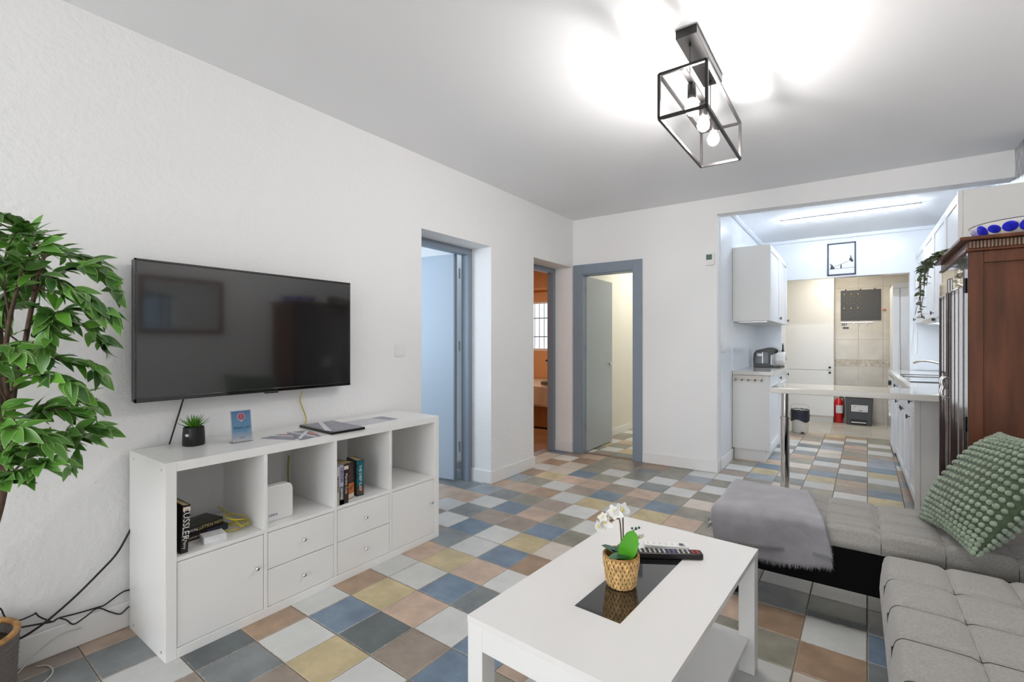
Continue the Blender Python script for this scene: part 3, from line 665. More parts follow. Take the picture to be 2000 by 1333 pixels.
def leafmesh(name, L, W, nseg=6, fold=.25, curve=.3, thick=0, tip=1.0, base=.15, m=None, shape=None):
    b = bmesh.new(); rows = []; lay = b.verts.layers.float.new('rim')
    for i in range(nseg+1):
        t_ = i/nseg
        w_ = (shape(t_) if shape else (sin(pi*min(1, t_**.8))**.8 if 0 < t_ < 1 else 0))*W/2
        if i == 0: w_ = max(w_, W*base/2)
        z = -curve*L*t_*t_
        row = []
        for sx in (-1, 0, 1):
            v = b.verts.new((t_*L, sx*w_, z+abs(sx)*fold*w_)); v[lay] = 1.0 if (sx or i == nseg) else 0.0; row.append(v)
        rows.append(row)
    for A, B in zip(rows, rows[1:]):
        for k in range(2):
            try: b.faces.new((A[k], B[k], B[k+1], A[k+1]))
            except ValueError: pass
    bmesh.ops.remove_doubles(b, verts=b.verts, dist=1e-6)
    me = bpy.data.meshes.new(name); b.to_mesh(me); b.free(); me.materials.append(m)
    for pl in me.polygons: pl.use_smooth = True
    return me
sm = leafmesh('leaf', .078, .012, 5, .5, -.12, m=M['succ'], shape=lambda t: (1-t)**.7)
sm2 = leafmesh('leaf', .068, .013, 5, .5, .12, m=M['succ'], shape=lambda t: (1-t)**.7)
def place(me, parent, pos, yaw, pitch, roll=0, sc=1, name='leaf'):
    q = bpy.data.objects.new(name, me); C.objects.link(q); q.parent = parent
    q.matrix_local = Matrix.Translation(pos) @ Matrix.Rotation(yaw, 4, 'Z') @ Matrix.Rotation(-pitch, 4, 'Y') @ Matrix.Rotation(roll, 4, 'X') @ Matrix.Scale(sc, 4); return q
for k in range(44):
    r_ = k/44; place(sm if k % 2 else sm2, o, (0.004*cos(k*2.4), .004*sin(k*2.4), .068), k*2.399, radians(86-62*r_+random.uniform(-6, 6)), 0, .75+.35*r_*random.uniform(.7, 1.1))

# info card in clear stand
p = PZ(474, 864, KH); 
o = thing('information_card', 'blue information card in a clear stand on the shelf unit', 'card', (p.x, p.y, KH), radians(90+8-12))
TL = Matrix.Rotation(radians(-10), 4, 'X')
c = MB().box(-.042, .042, -.0010, .0, .004, .146, TL).build('card', None or M['printwhite'], o)
cardm = bpy.data.materials.new('blue_cloud_print'); cardm.use_nodes = True; nt = cardm.node_tree; N = nt.nodes; L = nt.links
tcn = N.new('ShaderNodeTexCoord'); sp = N.new('ShaderNodeSeparateXYZ'); L.new(tcn.outputs['Object'], sp.inputs[0]); rm = N.new('ShaderNodeValToRGB'); mrr = N.new('ShaderNodeMapRange')
nn = N.new('ShaderNodeTexNoise'); nn.inputs['Scale'].default_value = 60; L.new(tcn.outputs['Object'], nn.inputs['Vector'])
mrr.inputs[1].default_value = 0; mrr.inputs[2].default_value = .147; L.new(sp.outputs[2], mrr.inputs[0]); ad = N.new('ShaderNodeMath'); ad.operation = 'MULTIPLY_ADD'; ad.inputs[1].default_value = .12
L.new(nn.outputs[0], ad.inputs[0]); L.new(mrr.outputs[0], ad.inputs[2]); L.new(ad.outputs[0], rm.inputs[0])
e = rm.color_ramp.elements; e[0].position = .12; e[0].color = rgb(225, 225, 235); e[1].position = 1; e[1].color = rgb(75, 130, 190); k_ = e.new(.45); k_.color = rgb(120, 185, 225)
L.new(rm.outputs[0], N['Principled BSDF'].inputs['Base Color']); c.data.materials[0] = cardm
def on_card(z): return TL @ Vector((0, -.0016, z))
R_ = TL @ Matrix.Rotation(pi/2, 4, 'X')
def disc(name, r, z, m, off, pin=False):
    pts = [(r*cos(2*pi*k/28), r*sin(2*pi*k/28)) for k in range(28)]
    if pin: pts = [(x_, y_) if not (abs(x_) < r*.25 and y_ < 0) else (x_*.3, y_*1.45) for x_, y_ in pts]
    q = MB().prism(pts, .0004).build(name, m, o); q.matrix_local = TL @ Matrix.Translation((0, -.0010-off, z)) @ Matrix.Rotation(pi/2, 4, 'X'); return q
disc('pin_outline', .0175, .118, mat('pink_white_print', (.8, .66, .72, 1), .5), .0002, True); disc('pin_disc', .0145, .118, mat('raspberry_print', (.60, .05, .13, 1), .5), .0006)
text('i', .026, M['whitetext'], o, TL @ Matrix.Translation((0, -.0022, .118)) @ Matrix.Rotation(pi/2, 4, 'X'))
text("What's on?", .0165, M['navytext'], o, TL @ Matrix.Translation((0, -.0018, .068)) @ Matrix.Rotation(pi/2, 4, 'X'))
text('Explore', .006, M['navytext'], o, TL @ Matrix.Translation((0, -.0018, .022)) @ Matrix.Rotation(pi/2, 4, 'X'))
m = MB(); m.box(-.044, .044, -.004, -.0026, 0, .150, TL); m.box(-.044, .044, .001, .0024, 0, .150, TL); m.box(-.044, .044, -.004, .035, -.0, .002)
m.build('clear_stand', M['glass'], o)
# leaflets and folder on the shelf top
def sheet(name, label, px, z, th, m, bands=(), cat='leaflet'):
    P = [PZ(u, v, KH+z) for u, v in px]; c0 = sum(P, Vector())/4
    o = thing(name, label, cat, (c0.x, c0.y, KH+z), 0)
    lo = [Vector((q.x-c0.x, q.y-c0.y, 0)) for q in P]
    MB().hexa(lo, [q+Vector((0, 0, th)) for q in lo]).build('sheet', m, o)
    for kb, ((u0, v0), (u1, v1), (u2, v2), (u3, v3), bm_, nm) in enumerate(bands):
        f = lambda u, v: lo[0]*(1-u)*(1-v)+lo[1]*u*(1-v)+lo[2]*u*v+lo[3]*(1-u)*v
        q = [f(u0, v0), f(u1, v1), f(u2, v2), f(u3, v3)]
        MB().hexa([k+Vector((0, 0, th)) for k in q], [k+Vector((0, 0, th+.0005*(kb+1))) for k in q]).build(nm, bm_, o)
    return o
gy = mat('slate_print', rgb(128, 128, 145), .3, var=.25, vscale=30); wh = M['printwhite']; pinkp = mat('salmon_print', rgb(200, 140, 130), .4)
X1 = [((.1, .0), (.2, .0), (.95, 1), (.85, 1), wh, 'white_stripe'), ((.1, 1), (.0, .9), (.8, .1), (.9, .2), wh, 'white_stripe')]
sheet('leaflet', 'grey leaflet with white cross lines lying leftmost on the shelf unit', [(509, 857), (545, 849), (590, 850), (575, 860)], 0, .0012, gy, [((.55, .0), (.7, .0), (.75, 1), (.6, 1), wh, 'white_stripe'), ((.75, .2), (1, .2), (1, .8), (.78, .8), pinkp, 'salmon_patch')])
sheet('leaflet', 'grey leaflet with a white cross beside the dark folder', [(560, 846), (600, 841), (627, 852), (588, 860)], .0014, .0012, gy, [((.05, .9), (.0, .8), (.9, .05), (1, .15), wh, 'white_stripe'), ((.1, .0), (.2, .0), (.8, 1), (.68, 1), wh, 'white_stripe'), ((.75, .4), (1, .35), (1, .8), (.8, .8), pinkp, 'salmon_patch')])
sheet('folder', 'dark edged folder with a white cross print on the shelf unit', [(585, 835), (650, 826), (713, 839), (648, 850)], 0, .012, M['black'], [((.06, .02), (.98, .02), (.98, .98), (.10, .98), gy, 'printed_cover'), ((.1, .9), (.04, .75), (.55, .0), (.66, .02), mat('white_stripe_print', (.8, .8, .82, 1), .4), 'white_stripe')], 'folder')
sheet('sheet_of_paper', 'printed pale sheet lying at the far end of the shelf unit', [(666, 826), (745, 814), (778, 819), (705, 833)], 0, .001, mat('pale_grey_print', (.62, .62, .65, 1), .5, var=.12, vscale=30), [((.72, .05), (1, .05), (1, .95), (.8, .95), gy, 'grey_patch')], 'paper')

# ---------------- coffee table
HT = .45
P1, P2, P3 = PZ(923, 1207, HT), PZ(1216, 1008, HT), PZ(1481, 1073, HT)
ta = math.atan2((P3-P2).y, (P3-P2).x); tw_ = (P3-P2).length; tl_ = (P2-P1).length
o = ct = thing('coffee_table', 'white rectangular coffee table with a black glass strip and low shelf', 'coffee table', (P2.x, P2.y, 0), ta)
tl_ = 1.0
gm = MB()
PG = [ct.matrix_world.inverted() @ q for q in ()]
def tloc(u, v, z=HT):
    q = PZ(u, v, z)-Vector((P2.x, P2.y, 0)); return Vector((q.x*cos(-ta)-q.y*sin(-ta), q.x*sin(-ta)+q.y*cos(-ta), z))
g1, g2, g3 = tloc(1122, 1184), tloc(1212.6, 1219.8), tloc(1329, 1096.6)
gx0, gx1 = g1.x, (g2.x+g3.x)/2; gy0 = (g1.y+g2.y)/2; gy1 = g3.y+.05
top = MB()
for x0, x1, y0, y1 in ((0, gx0, -tl_, 0), (gx1, tw_, -tl_, 0), (gx0, gx1, -tl_, gy0), (gx0, gx1, gy1, 0)): top.box(x0, x1, y0, y1, HT-.018, HT)
top = top.build('table_top', M['whitetop'], ct, bevel=0)
box('glass_strip', gx0, gx1, gy0, gy1, HT-.016, HT+.0006, M['blackglass'], ct)
lw = .055
for x0 in (0.001, tw_-lw-.001):
    for y0 in (-tl_+.001, -lw-.001): box('leg', x0, x0+lw, y0, y0+lw, 0, HT-.0185, M['white'], ct, .0015)
box('apron', lw, tw_-lw, -tl_+.002, -tl_+.02, HT-.085, HT-.018, M['white'], ct, .001); box('apron', lw, tw_-lw, -.02, -.002, HT-.085, HT-.018, M['white'], ct, .001)
for x0 in (.022, tw_-.04): box('apron', x0, x0+.018, -tl_+lw, -lw, HT-.05, HT-.018, M['white'], ct, .001)
box('lower_shelf', .02, tw_-.02, -tl_+.03, -.03, .115, .133, M['white'], ct, .001)
# remote controls
def remote(name, label, pa, pb, w_, th, body, white=False):
    A, B = pa, pb; d = (B-A); L_ = d.length; o = thing(name, label, 'remote control', (A.x, A.y, A.z), math.atan2(d.y, d.x))
    m = MB(); pts = [(.0, -w_*.42), (.012, -w_/2), (L_-.012, -w_/2), (L_, -w_*.40), (L_, w_*.40), (L_-.012, w_/2), (.012, w_/2), (0, w_*.42)]
    m.prism(pts, th); m.build('case', body, o, bevel=.003, seg=2)
    n = 13
    for i in range(n):
        for k in range(3 if not white else 2):
            x = .014+i*(L_-.03)/(n-1); y = (k-(1 if not white else .5))*w_*.26
            if white and i % 2: continue
            mm_ = M['button'] if not white else M['plinth']
            if not white and i >= n-2: mm_ = M['redbutton']
            elif not white and 6 <= i <= 7: mm_ = M['bluebutton']
            box('button', x-.0032, x+.0032, y-.0038, y+.0038, th, th+.0018, mm_, o)
    if white: box('remote_display', L_*.78, L_*.92, -w_*.3, w_*.3, th, th+.0008, M['binplastic'], o)
    return o
remote('remote_control', 'black remote control with pale and red buttons on the coffee table', PZ(1243, 1086, HT+.001), PZ(1371, 1090, HT+.001), .044, .020, M['blackmetal'])
remote('air_conditioner_remote', 'white remote control lying behind the black one on the coffee table', PZ(1258, 1067, HT+.001), PZ(1345, 1073, HT+.001), .038, .014, M['base'], True)
# orchid
p = PZ(1213, 1143, HT+.001)
o = orc = thing('potted_orchid', 'white artificial orchid in a golden woven basket on the coffee table', 'potted plant', (p.x, p.y, HT+.0008))
PH, RB, RT = .100, .044, .055
prof = [(RB*.82, 0), (RB, .006), (RB+.004, .03), (RT-.002, .07), (RT, PH), (RT-.004, PH), (RT-.006, .075), (.01, .072)]
MB().lathe(prof, 32).build('basket', M['wicker'], orc, smooth=60)
wv = MB()
def rad(z): return RB*.86+(RB*.14)*min(1, z/.006)+.004*min(1, z/.03)+(RT-RB-.004)*max(0, min(1, (z-.025)/.06))
for s in (1, -1):
    for k in range(26):
        pts = []
        for i in range(11):
            z = .002+i*(PH-.003)/10; an = 2*pi*k/26+s*z*9.0; r = rad(z)+.0016+.0012*s*cos(an*26/2+z*160); pts.append((r*cos(an), r*sin(an), z))
        prev = None
        for i in range(11):
            q = Vector(pts[i]); tdir = Vector((-q.y, q.x, 0)).normalized()*.0034
            cur = (wv.b.verts.new(q-tdir), wv.b.verts.new(q+tdir))
            if prev: wv.b.faces.new((prev[0], prev[1], cur[1], cur[0]))
            prev = cur
stuff(wv.build('woven_strips', mat('pale_wicker_strip', (.72, .46, .19, 1), .5, var=.4, vscale=60), orc, solid=.0012))
MB().lathe([(RT-.005, PH-.004), (RT+.002, PH-.004), (RT+.003, PH), (RT+.001, PH+.003), (RT-.004, PH+.002)], 32, cap=False).build('basket_rim', M['wicker'], orc, smooth=60)
MB().lathe([(RT-.007, .070), (.02, .078), (.001, .079)], 20, cap=False).build('soil', M['soil'], orc, smooth=60)
rt = Vector((cos(YAW), sin(YAW), 0)); fw = Vector((-sin(YAW), cos(YAW), 0)); up_ = Vector((0, 0, 1))
LP = lambda r, f, z: rt*r+fw*f+up_*z
obl = lambda t: (sin(pi*(t**.85)))**.5 if 0 < t < 1 else 0
big = leafmesh('leaf', .108, .060, 12, .2, -.10, m=M['orchleaf'], shape=obl)
dk = leafmesh('leaf', .080, .044, 8, .25, .12, m=M['orchdark'], shape=obl)
q = place(big, orc, (0, 0, 0), 0, 0, name='upright_leaf')
X_ = (rt*.26+up_*.96).normalized(); Z_ = (-fw-up_*-.2).normalized(); Y_ = Z_.cross(X_).normalized(); Z_ = X_.cross(Y_)
q.matrix_local = axes(LP(.006, -.012, .080), X_, Y_, Z_); q['label'] = 'bright green upright leaf'
for yw, pt, sc, pos in ((165, 32, 1.0, (.01, 0, .085)), (205, 10, .95, (.022, -.012, .098)), (12, 34, .95, (.0, .01, .088)), (150, 12, .8, (.02, .0, .100)), (75, 25, .8, (0, 0, .088))):
    place(dk, orc, LP(*pos), radians(yw)+YAW, radians(pt), 0, sc)
def stem(pts, r): return MB().tube(catmull([LP(*p_) for p_ in pts], 5), r, 6).build('stem', M['bark'], orc, smooth=180)
stem([(.002, 0, .08), (.001, 0, .14), (-.002, .0, .19), (-.006, .0, .212), (-.012, -.002, .225)], .0022)
stem([(.006, 0, .08), (.007, 0, .15), (.006, 0, .21), (.005, .002, .238)], .0022)
stem([(.006, 0, .148), (.018, -.004, .168), (.035, -.006, .176), (.052, -.006, .182)], .0014)
stem([(-.006, 0, .212), (-.022, -.003, .212), (-.040, -.006, .205), (-.05, -.006, .198)], .0014)
pet = leafmesh('petal', .026, .022, 5, .15, .15, m=M['orchid'], shape=lambda t: sin(pi*min(.97, t**.7))**.6 if t > 0 else 0)
def bloom(pos, face, sc=1, label=None):
    b_ = bpy.data.objects.new('flower', None); C.objects.link(b_); b_.parent = orc; b_.empty_display_size = .01
    Zf = face.normalized(); Xf = Zf.cross(up_).normalized(); Yf = Zf.cross(Xf)
    b_.matrix_local = axes(LP(*pos), Xf, Yf, Zf) @ Matrix.Scale(sc, 4)
    for k in range(5): place(pet, b_, (0, 0, 0), radians(18+72*k), radians(12), 0, 1.15 if k in (0, 2) else .95, 'petal')
    MB().ball((0, 0, .004), .005, 2, (1, 1.3, .8)).build('flower_centre', M['orchidy'], b_, smooth=180)
bloom((-.002, -.012, .246), -fw*1+up_*.1+rt*.35, 1.05); bloom((-.022, -.010, .238), -fw-rt*.5+up_*.15, 1.0)
bloom((-.052, -.010, .206), -fw*.8-rt*.7, .95); bloom((-.072, -.008, .190), -rt-fw*.3, .9); bloom((-.060, -.012, .222), -fw*.5-rt*.6+up_*.6, .7)
bloom((.056, -.010, .160), -fw*.6-up_*.5+rt*.3, .75)
for pz_ in ((.034, -.006, .184), (.046, -.006, .184), (.056, -.006, .186)): MB().ball(LP(*pz_), .0042, 2).build('bud', M['orchdark'], orc, smooth=180)

# ---------------- ceiling lamp
o = thing('ceiling_lamp', 'black open box frame ceiling lamp with three glowing bulbs', 'lamp', (-.59, 2.40, HC))
la = lambda x, y, z: (x+.59, y-2.40, z-HC)
PLX, PLY0, PLY1 = .045, -.29, .19
box('canopy', -PLX, PLX, PLY0, PLY1, -.040, 0, M['blackmetal'], o, .002)
cx0, cx1, cy0, cy1, cz0, cz1 = -.098, .098, -.345, .355, -.390, -.200
fr = MB(); b_ = .006
for x in (cx0, cx1):
    for y in (cy0, cy1): fr.box(x-b_, x+b_, y-b_, y+b_, cz0, cz1)
    for z in (cz0, cz1): fr.box(x-b_, x+b_, cy0, cy1, z-b_, z+b_)
for y in (cy0, cy1):
    for z in (cz0, cz1): fr.box(cx0, cx1, y-b_, y+b_, z-b_, z+b_)
fr.build('cage_frame', M['blackmetal'], o)
box('centre_bar', -.011, .011, cy0, cy1, cz1-.006, cz1+.006, M['blackmetal'], o)
for y in (PLY0+.06, PLY1-.05): MB().cyl((0, y, -.04), (0, y, cz1), .0022, 6).build('suspension_cable', M['blackmetal'], o); MB().cyl((0, y, -.055), (0, y, -.04), .006, 8).build('cable_grip', M['blackmetal'], o)
for y in (-.20, .0, .20):
    sk = MB().lathe([(.017, cz1-.075), (.019, cz1-.07), (.019, cz1-.008), (.012, cz1-.002)], 16, Matrix.Translation((0, y, 0))).build('socket', M['blackmetal'], o, smooth=50)
    bu = MB().lathe([(.001, -.072), (.012, -.070), (.024, -.058), (.029, -.042), (.026, -.026), (.016, -.008), (.013, 0)], 20, Matrix.Translation((0, y, cz1-.075)), cap=True).build('bulb', M['bulb'], o, smooth=60)

# ---------------- sofa: chaise end + near section (tufted mats on black bases)
def tuft(name, x0, x1, y0, y1, zt, zb, nx, ny, parent, rnd=.035, dep=.016, xs=None, ysd=None):
    xs = xs or [x0+(x1-x0)*k/nx for k in range(nx+1)]; ysd = ysd or [y0+(y1-y0)*k/ny for k in range(ny+1)]
    def cellf(v, arr):
        for a_, c_ in zip(arr, arr[1:]):
            if a_ <= v <= c_: return abs(2*(v-a_)/(c_-a_)-1)
        return 1
    U = [x0, x0+.004]; 
    def samples(arr, a, b):
        s = set()
        for p_, q_ in zip(arr, arr[1:]):
            for k in range(11): s.add(round(p_+(q_-p_)*k/10, 5))
        for k in range(6): s.add(round(a+rnd*k/5, 5)); s.add(round(b-rnd*k/5, 5))
        return sorted(s)
    SX = samples(xs, x0, x1); SY = samples(ysd, y0, y1)
    def H(x, y):
        fx, fy = cellf(x, xs), cellf(y, ysd)
        puff = ((1-fx**4)*(1-fy**4))**.35 if fx < 1 and fy < 1 else 0
        e = min(x-x0, x1-x, y-y0, y1-y); 
        ed = 0
        if e < rnd: ed = rnd-sqrt(max(0, rnd*rnd-(rnd-e)**2))
        return zt-dep*(1-puff)-dep*.6*(fx**12)*(fy**12)-ed
    m = MB(); V = [[m.b.verts.new((x, y, H(x, y))) for y in SY] for x in SX]
    for i in range(len(SX)-1):
        for j in range(len(SY)-1): m.b.faces.new((V[i][j], V[i+1][j], V[i+1][j+1], V[i][j+1]))
    ring = [V[i][0] for i in range(len(SX))]+[V[-1][j] for j in range(1, len(SY))]+[V[i][-1] for i in range(len(SX)-2, -1, -1)]+[V[0][j] for j in range(len(SY)-2, 0, -1)]
    cxm, cym = (x0+x1)/2, (y0+y1)/2; levels = [ring]
    zr = zt-dep-rnd
    for k in (1, 2, 3, 4):
        z = zr+(zb-zr)*k/4; bul = .010*sin(pi*k/4)
        def outp(v):
            fx = cellf(v.co.x, xs) if abs(v.co.x-x0) > .001 and abs(v.co.x-x1) > .001 else cellf(v.co.y, ysd)
            bb = bul*(1-fx**6)
            return (v.co.x+(bb if abs(v.co.x-x1) < .001 else -bb if abs(v.co.x-x0) < .001 else 0), v.co.y+(bb if abs(v.co.y-y1) < .001 else -bb if abs(v.co.y-y0) < .001 else 0), z)
        levels.append([m.b.verts.new(outp(v)) for v in ring])
    n = len(ring)
    for A, B in zip(levels, levels[1:]):
        for k in range(n): m.b.faces.new((A[k], A[(k+1) % n], B[(k+1) % n], B[k]))
    m.b.faces.new(levels[-1])
    c = m.build(name, M['sofa'], parent, smooth=60)
    # piping sunk in the cross seams
    for y in ysd[1:-1]:
        pts = [(x, y, H(x, y)+.0003) for x in SX]
        pts = [(x0-.0015, y, zb+.004), (x0-.0015, y, zr)]+pts+[(x1+.0015, y, zr), (x1+.0015, y, zb+.004)]
        MB().tube(pts, .0017, 5).build('seam', M['seam'], c, smooth=180)
    for x in xs[1:-1]:
        pts = [(x, y, H(x, y)-.0005) for y in SY[::2]]+[(x, SY[-1], H(x, SY[-1])-.0005)]
        pts = [(x, y0-.0008, zb+.004), (x, y0-.0008, zr)]+pts+[(x, y1+.0008, zr), (x, y1+.0008, zb+.004)]
        MB().tube(pts, .0010, 4).build('seam', M['seam'], c, smooth=180)
    return c
sf = thing('chaise_sofa', 'grey tufted chaise end with a black base along the bar side', 'sofa', (0, 0, 0))
tuft('seat_cushion', -.55, .905, 2.50, 2.985, .435, .345, 5, 3, sf, xs=[-.55, -.51, -.31, -.11, .09, .29, .49, .69, .905], ysd=[2.50, 2.55, 2.70, 2.85, 2.985], rnd=.03, dep=.014)
box('base', -.535, .89, 2.515, 2.97, .155, .343, M['blackfabric'], sf, .01)
for x, y in ((-.48, 2.57), (-.48, 2.92), (.84, 2.92), (.84, 2.57)): MB().cyl((x, y, 0), (x, y, .156), .016, 12).build('leg', M['blackmetal'], sf, smooth=50)
s2 = thing('tufted_sofa', 'grey tufted sofa section with dark cross seams at lower right', 'sofa', (0, 0, 0))
tuft('seat_cushion', .085, .905, .35, 2.285, .438, .235, 5, 10, s2, xs=[.085, .26, .42, .58, .74, .905], ysd=[.35, .47, .67, .87, 1.07, 1.27, 1.47, 1.67, 1.87, 2.07, 2.285], rnd=.03, dep=.012)
box('base', .105, .89, .38, 2.27, .07, .234, M['blackfabric'], s2, .01)
for x, y in ((.15, .45), (.15, 2.2), (.85, .45), (.85, 2.2)): MB().cyl((x, y, 0), (x, y, .071), .016, 12).build('leg', M['blackmetal'], s2, smooth=50)

# grey throw folded over the chaise end
bl = thing('grey_blanket', 'grey fleece throw with frayed fringe draped over the chaise end', 'blanket', (0, 0, 0))
def drape(layer):
    zt = .440+.006*layer; xl = -.562-.006*layer; yf = 2.488-.007*layer; yb = 2.99+.004*layer
    dropF = (.168 if layer == 1 else .205); dropL = .07+.015*layer; R = .045
    def f(u, v):
        # v: 0 front hem .. 1 back edge ; u: 0 left hem .. 1 right edge
        Lf = dropF; Ltop = yb-yf; s = v*(Lf+Ltop+.03)
        right = -.20-(.13-.24*v)*-1 if False else (-.075-.14*v)
        ul = u*(dropL+(right-xl)); 
        # along x
        if ul < dropL-R: x = xl; dz = -(dropL-ul)
        elif ul < dropL+R*.6: t = (ul-(dropL-R))/(R*1.6); x = xl+R*(1-cos(t*pi/2)); dz = -R*(1-sin(t*pi/2))
        else: x = xl+R+(ul-dropL-R*.6)*(right-xl-R)/(right-xl-R*.6); dz = 0
        if s < Lf-R: y = yf; dy = -(Lf-s)
        elif s < Lf+R*.6: t = (s-(Lf-R))/(R*1.6); y = yf+R*(1-cos(t*pi/2)); dy = -R*(1-sin(t*pi/2))
        else: y = yf+R+(s-Lf-R*.6); dy = 0
        if s > Lf+Ltop-.10: dy -= (s-(Lf+Ltop-.10))**2*3.2
        # round the front-left corner
        c = max(0, -dz/dropL)*max(0, -dy/Lf)
        z = zt+min(dz, dy) if c == 0 else zt-max(-dz, -dy)*(1-.10*c)
        if dz < -.01 and dy < -.01: x += .05*c; y += .03*c
        n = noise.noise(Vector((x*5, y*5, z*5+layer*7)))
        n2 = noise.noise(Vector((x*16, y*12, z*14+layer*3)))
        fall = min(1, (-min(dz, dy))/.08)
        z += .008*n+.003*n2 + .006*(1-fall)
        if dy < -.02: y -= .014*fall*(1+sin(x*19+layer*2+2*n))*.5; z += .022*sin(x*5.5+1.2+layer)*fall
        if dz < -.02: x -= .016*fall*(1+sin(y*20+layer))*.5; z += .012*sin(y*9)*fall
        return Vector((x, y, z))
    return f
for layer in (1, 0):
    f = drape(layer); m = MB().grid(f, 46, 60)
    m.build('blanket_layer', M['blanket'], bl, smooth=180, solid=.007, fix=True)
    fr = MB()
    def strand(p, d, L_):
        s = Vector((random.uniform(-1, 1), random.uniform(-1, 1), 0))*.0016; q = p+d*L_+Vector((random.uniform(-1, 1), random.uniform(-1, 1), random.uniform(-.5, .5)))*.007
        a_, b_ = p+s, p-s; fr.b.faces.new([fr.b.verts.new(a_), fr.b.verts.new(b_), fr.b.verts.new(q)])
        s2_ = Vector((-s.y, s.x, 0)); fr.b.faces.new([fr.b.verts.new(p+s2_), fr.b.verts.new(p-s2_), fr.b.verts.new(q)])
    for k in range(420):
        u = k/420; p = f(u, 0); strand(p+Vector((0, random.uniform(-.004, .003), .004)), Vector((random.uniform(-.2, .2), -.15, -1)), random.uniform(.012, .026))
    for k in range(420):
        v = k/420; p = f(0, v); strand(p+Vector((0, 0, .004)), Vector((-.6, random.uniform(-.3, .3), -.8)), random.uniform(.02, .055))
    for k in range(160):
        v = .02+k/160*.4; p = f(1, v); strand(p, Vector((1, random.uniform(-.3, .3), -.35)), random.uniform(.004, .010))
    stuff(fr.build('fringe', M['blanket'], bl, fix=False))

# green bobble cushion + charcoal cushion
def pillow(u, v, L_, H_):   # u,v in -1..1
    e = (1-abs(u)**2.6)*(1-abs(v)**2.6); h = H_*max(0, e)**.62
    pinch = 1-.09*(1-u*u)*(abs(v)**2); pinch2 = 1-.09*(1-v*v)*(abs(u)**2)
    Lx, Ly = L_ if isinstance(L_, tuple) else (L_, L_)
    return Vector((u*Lx/2*pinch2, v*Ly/2*pinch, h))
def toW(r, d, z): return Vector((cos(YAW)*r-sin(YAW)*d, sin(YAW)*r+cos(YAW)*d, z))
PL = Vector((1.845, 2.16, .437)); PB_ = Vector((1.600, 1.715, .428)); PT_ = Vector((2.07, 2.085, .765))
pL, pB, pT = toW(*PL), toW(*PB_), toW(*PT_)
e1 = (pT-pL).normalized(); e2 = (pB-pL); e2 = (e2-e1*e2.dot(e1)).normalized(); Ls = (.49, .54)
nrm = e2.cross(e1); 
if nrm.dot(Vector((0, 0, CAMZ))-pL) < 0: nrm = -nrm
cen = pL+e1*Ls[0]/2+e2*Ls[1]/2
gc = thing('green_cushion', 'green bobble knit cushion leaning on the chaise against the wardrobe', 'cushion', (0, 0, 0)); gc.matrix_world = axes(cen, e1, e1.cross(nrm)*-1, nrm)
sgn = 1 if (e1.cross(nrm)*-1).dot(e2) > 0 else -1
m = MB(); n = 34
for side in (1, -1):
    m.grid(lambda a, b: (lambda q: Vector((q.x, q.y, side*q.z)))(pillow(a*2-1, b*2-1, Ls, .10)), n, n)
bmesh.ops.remove_doubles(m.b, verts=m.b.verts, dist=1e-5)
m.build('cover', M['green'], gc, smooth=180)
m = MB(); NB = 21
tmpl = bmesh.new(); bmesh.ops.create_icosphere(tmpl, subdivisions=2, radius=1); tv_ = [v.co.copy() for v in tmpl.verts]; tf_ = [[v.index for v in f.verts] for f in tmpl.faces]; tmpl.free()
verts = []; faces = []
for side in (1, -1):
    for i in range(NB):
        for j in range(NB):
            u = (i+.5)/NB*2-1; v = (j+.5)/NB*2-1; u = .5*u+.5*sin(pi/2*u); v = .5*v+.5*sin(pi/2*v)
            p_ = pillow(u, v, Ls, .10); du = pillow(u+.02, v, Ls, .088)-pillow(u-.02, v, Ls, .088); dv = pillow(u, v+.02, Ls, .088)-pillow(u, v-.02, Ls, .088)
            nn_ = du.cross(dv).normalized(); du.normalize(); dvn = nn_.cross(du)
            p_ = Vector((p_.x, p_.y, p_.z*side)); 
            if side < 0: nn_.z *= -1; du.z *= -1; dvn.z *= -1
            jx, jy = random.uniform(-.001, .001), random.uniform(-.001, .001); b0 = len(verts); sc_ = random.uniform(.92, 1.08)
            for c_ in tv_: verts.append(p_+nn_*(.004+c_.z*.0075*sc_)+du*(c_.x*.0102*sc_+jx)+dvn*(c_.y*.0104*sc_+jy))
            faces += [[b0+k for k in f] for f in tf_]
me = bpy.data.meshes.new('bobbles'); me.from_pydata([tuple(v) for v in verts], [], faces); me.materials.append(M['bobble'])
for pl in me.polygons: pl.use_smooth = True
q = bpy.data.objects.new('bobbles', me); C.objects.link(q); q.parent = gc; stuff(q)
dc = thing('charcoal_cushion', 'dark charcoal cushion lying at the right edge behind the green one', 'cushion', (.70, 2.36, .505), radians(20))
m = MB()
for side in (1, -1): m.grid(lambda a, b: (lambda q: Vector((q.x, q.y, side*q.z)))(pillow(a*2-1, b*2-1, .30, .065)), 16, 16)
bmesh.ops.remove_doubles(m.b, verts=m.b.verts, dist=1e-5); m.build('cover', M['darkcushion'], dc, smooth=180)
MB().ball((0, 0, .066), .009, 2, (1, 1, .5)).build('button', M['seam'], dc, smooth=180)
# ---------------- wardrobe
AX, AY0, AY1, AX1 = .4356, 3.075, 3.915, .905
o = ar = thing('wardrobe', 'dark brown wooden wardrobe with glazed doors against the right wall', 'wardrobe', (AX, AY0, 0))
W = lambda n, x0, x1, y0, y1, z0, z1, m=M['darkwood'], bv=.002, p=ar: box(n, x0-AX, x1-AX, y0-AY0, y1-AY0, z0, z1, m, p, bv)
W('side_panel', AX+.012, AX1-.01, AY0+.012, AY0+.02, .06, 1.64)
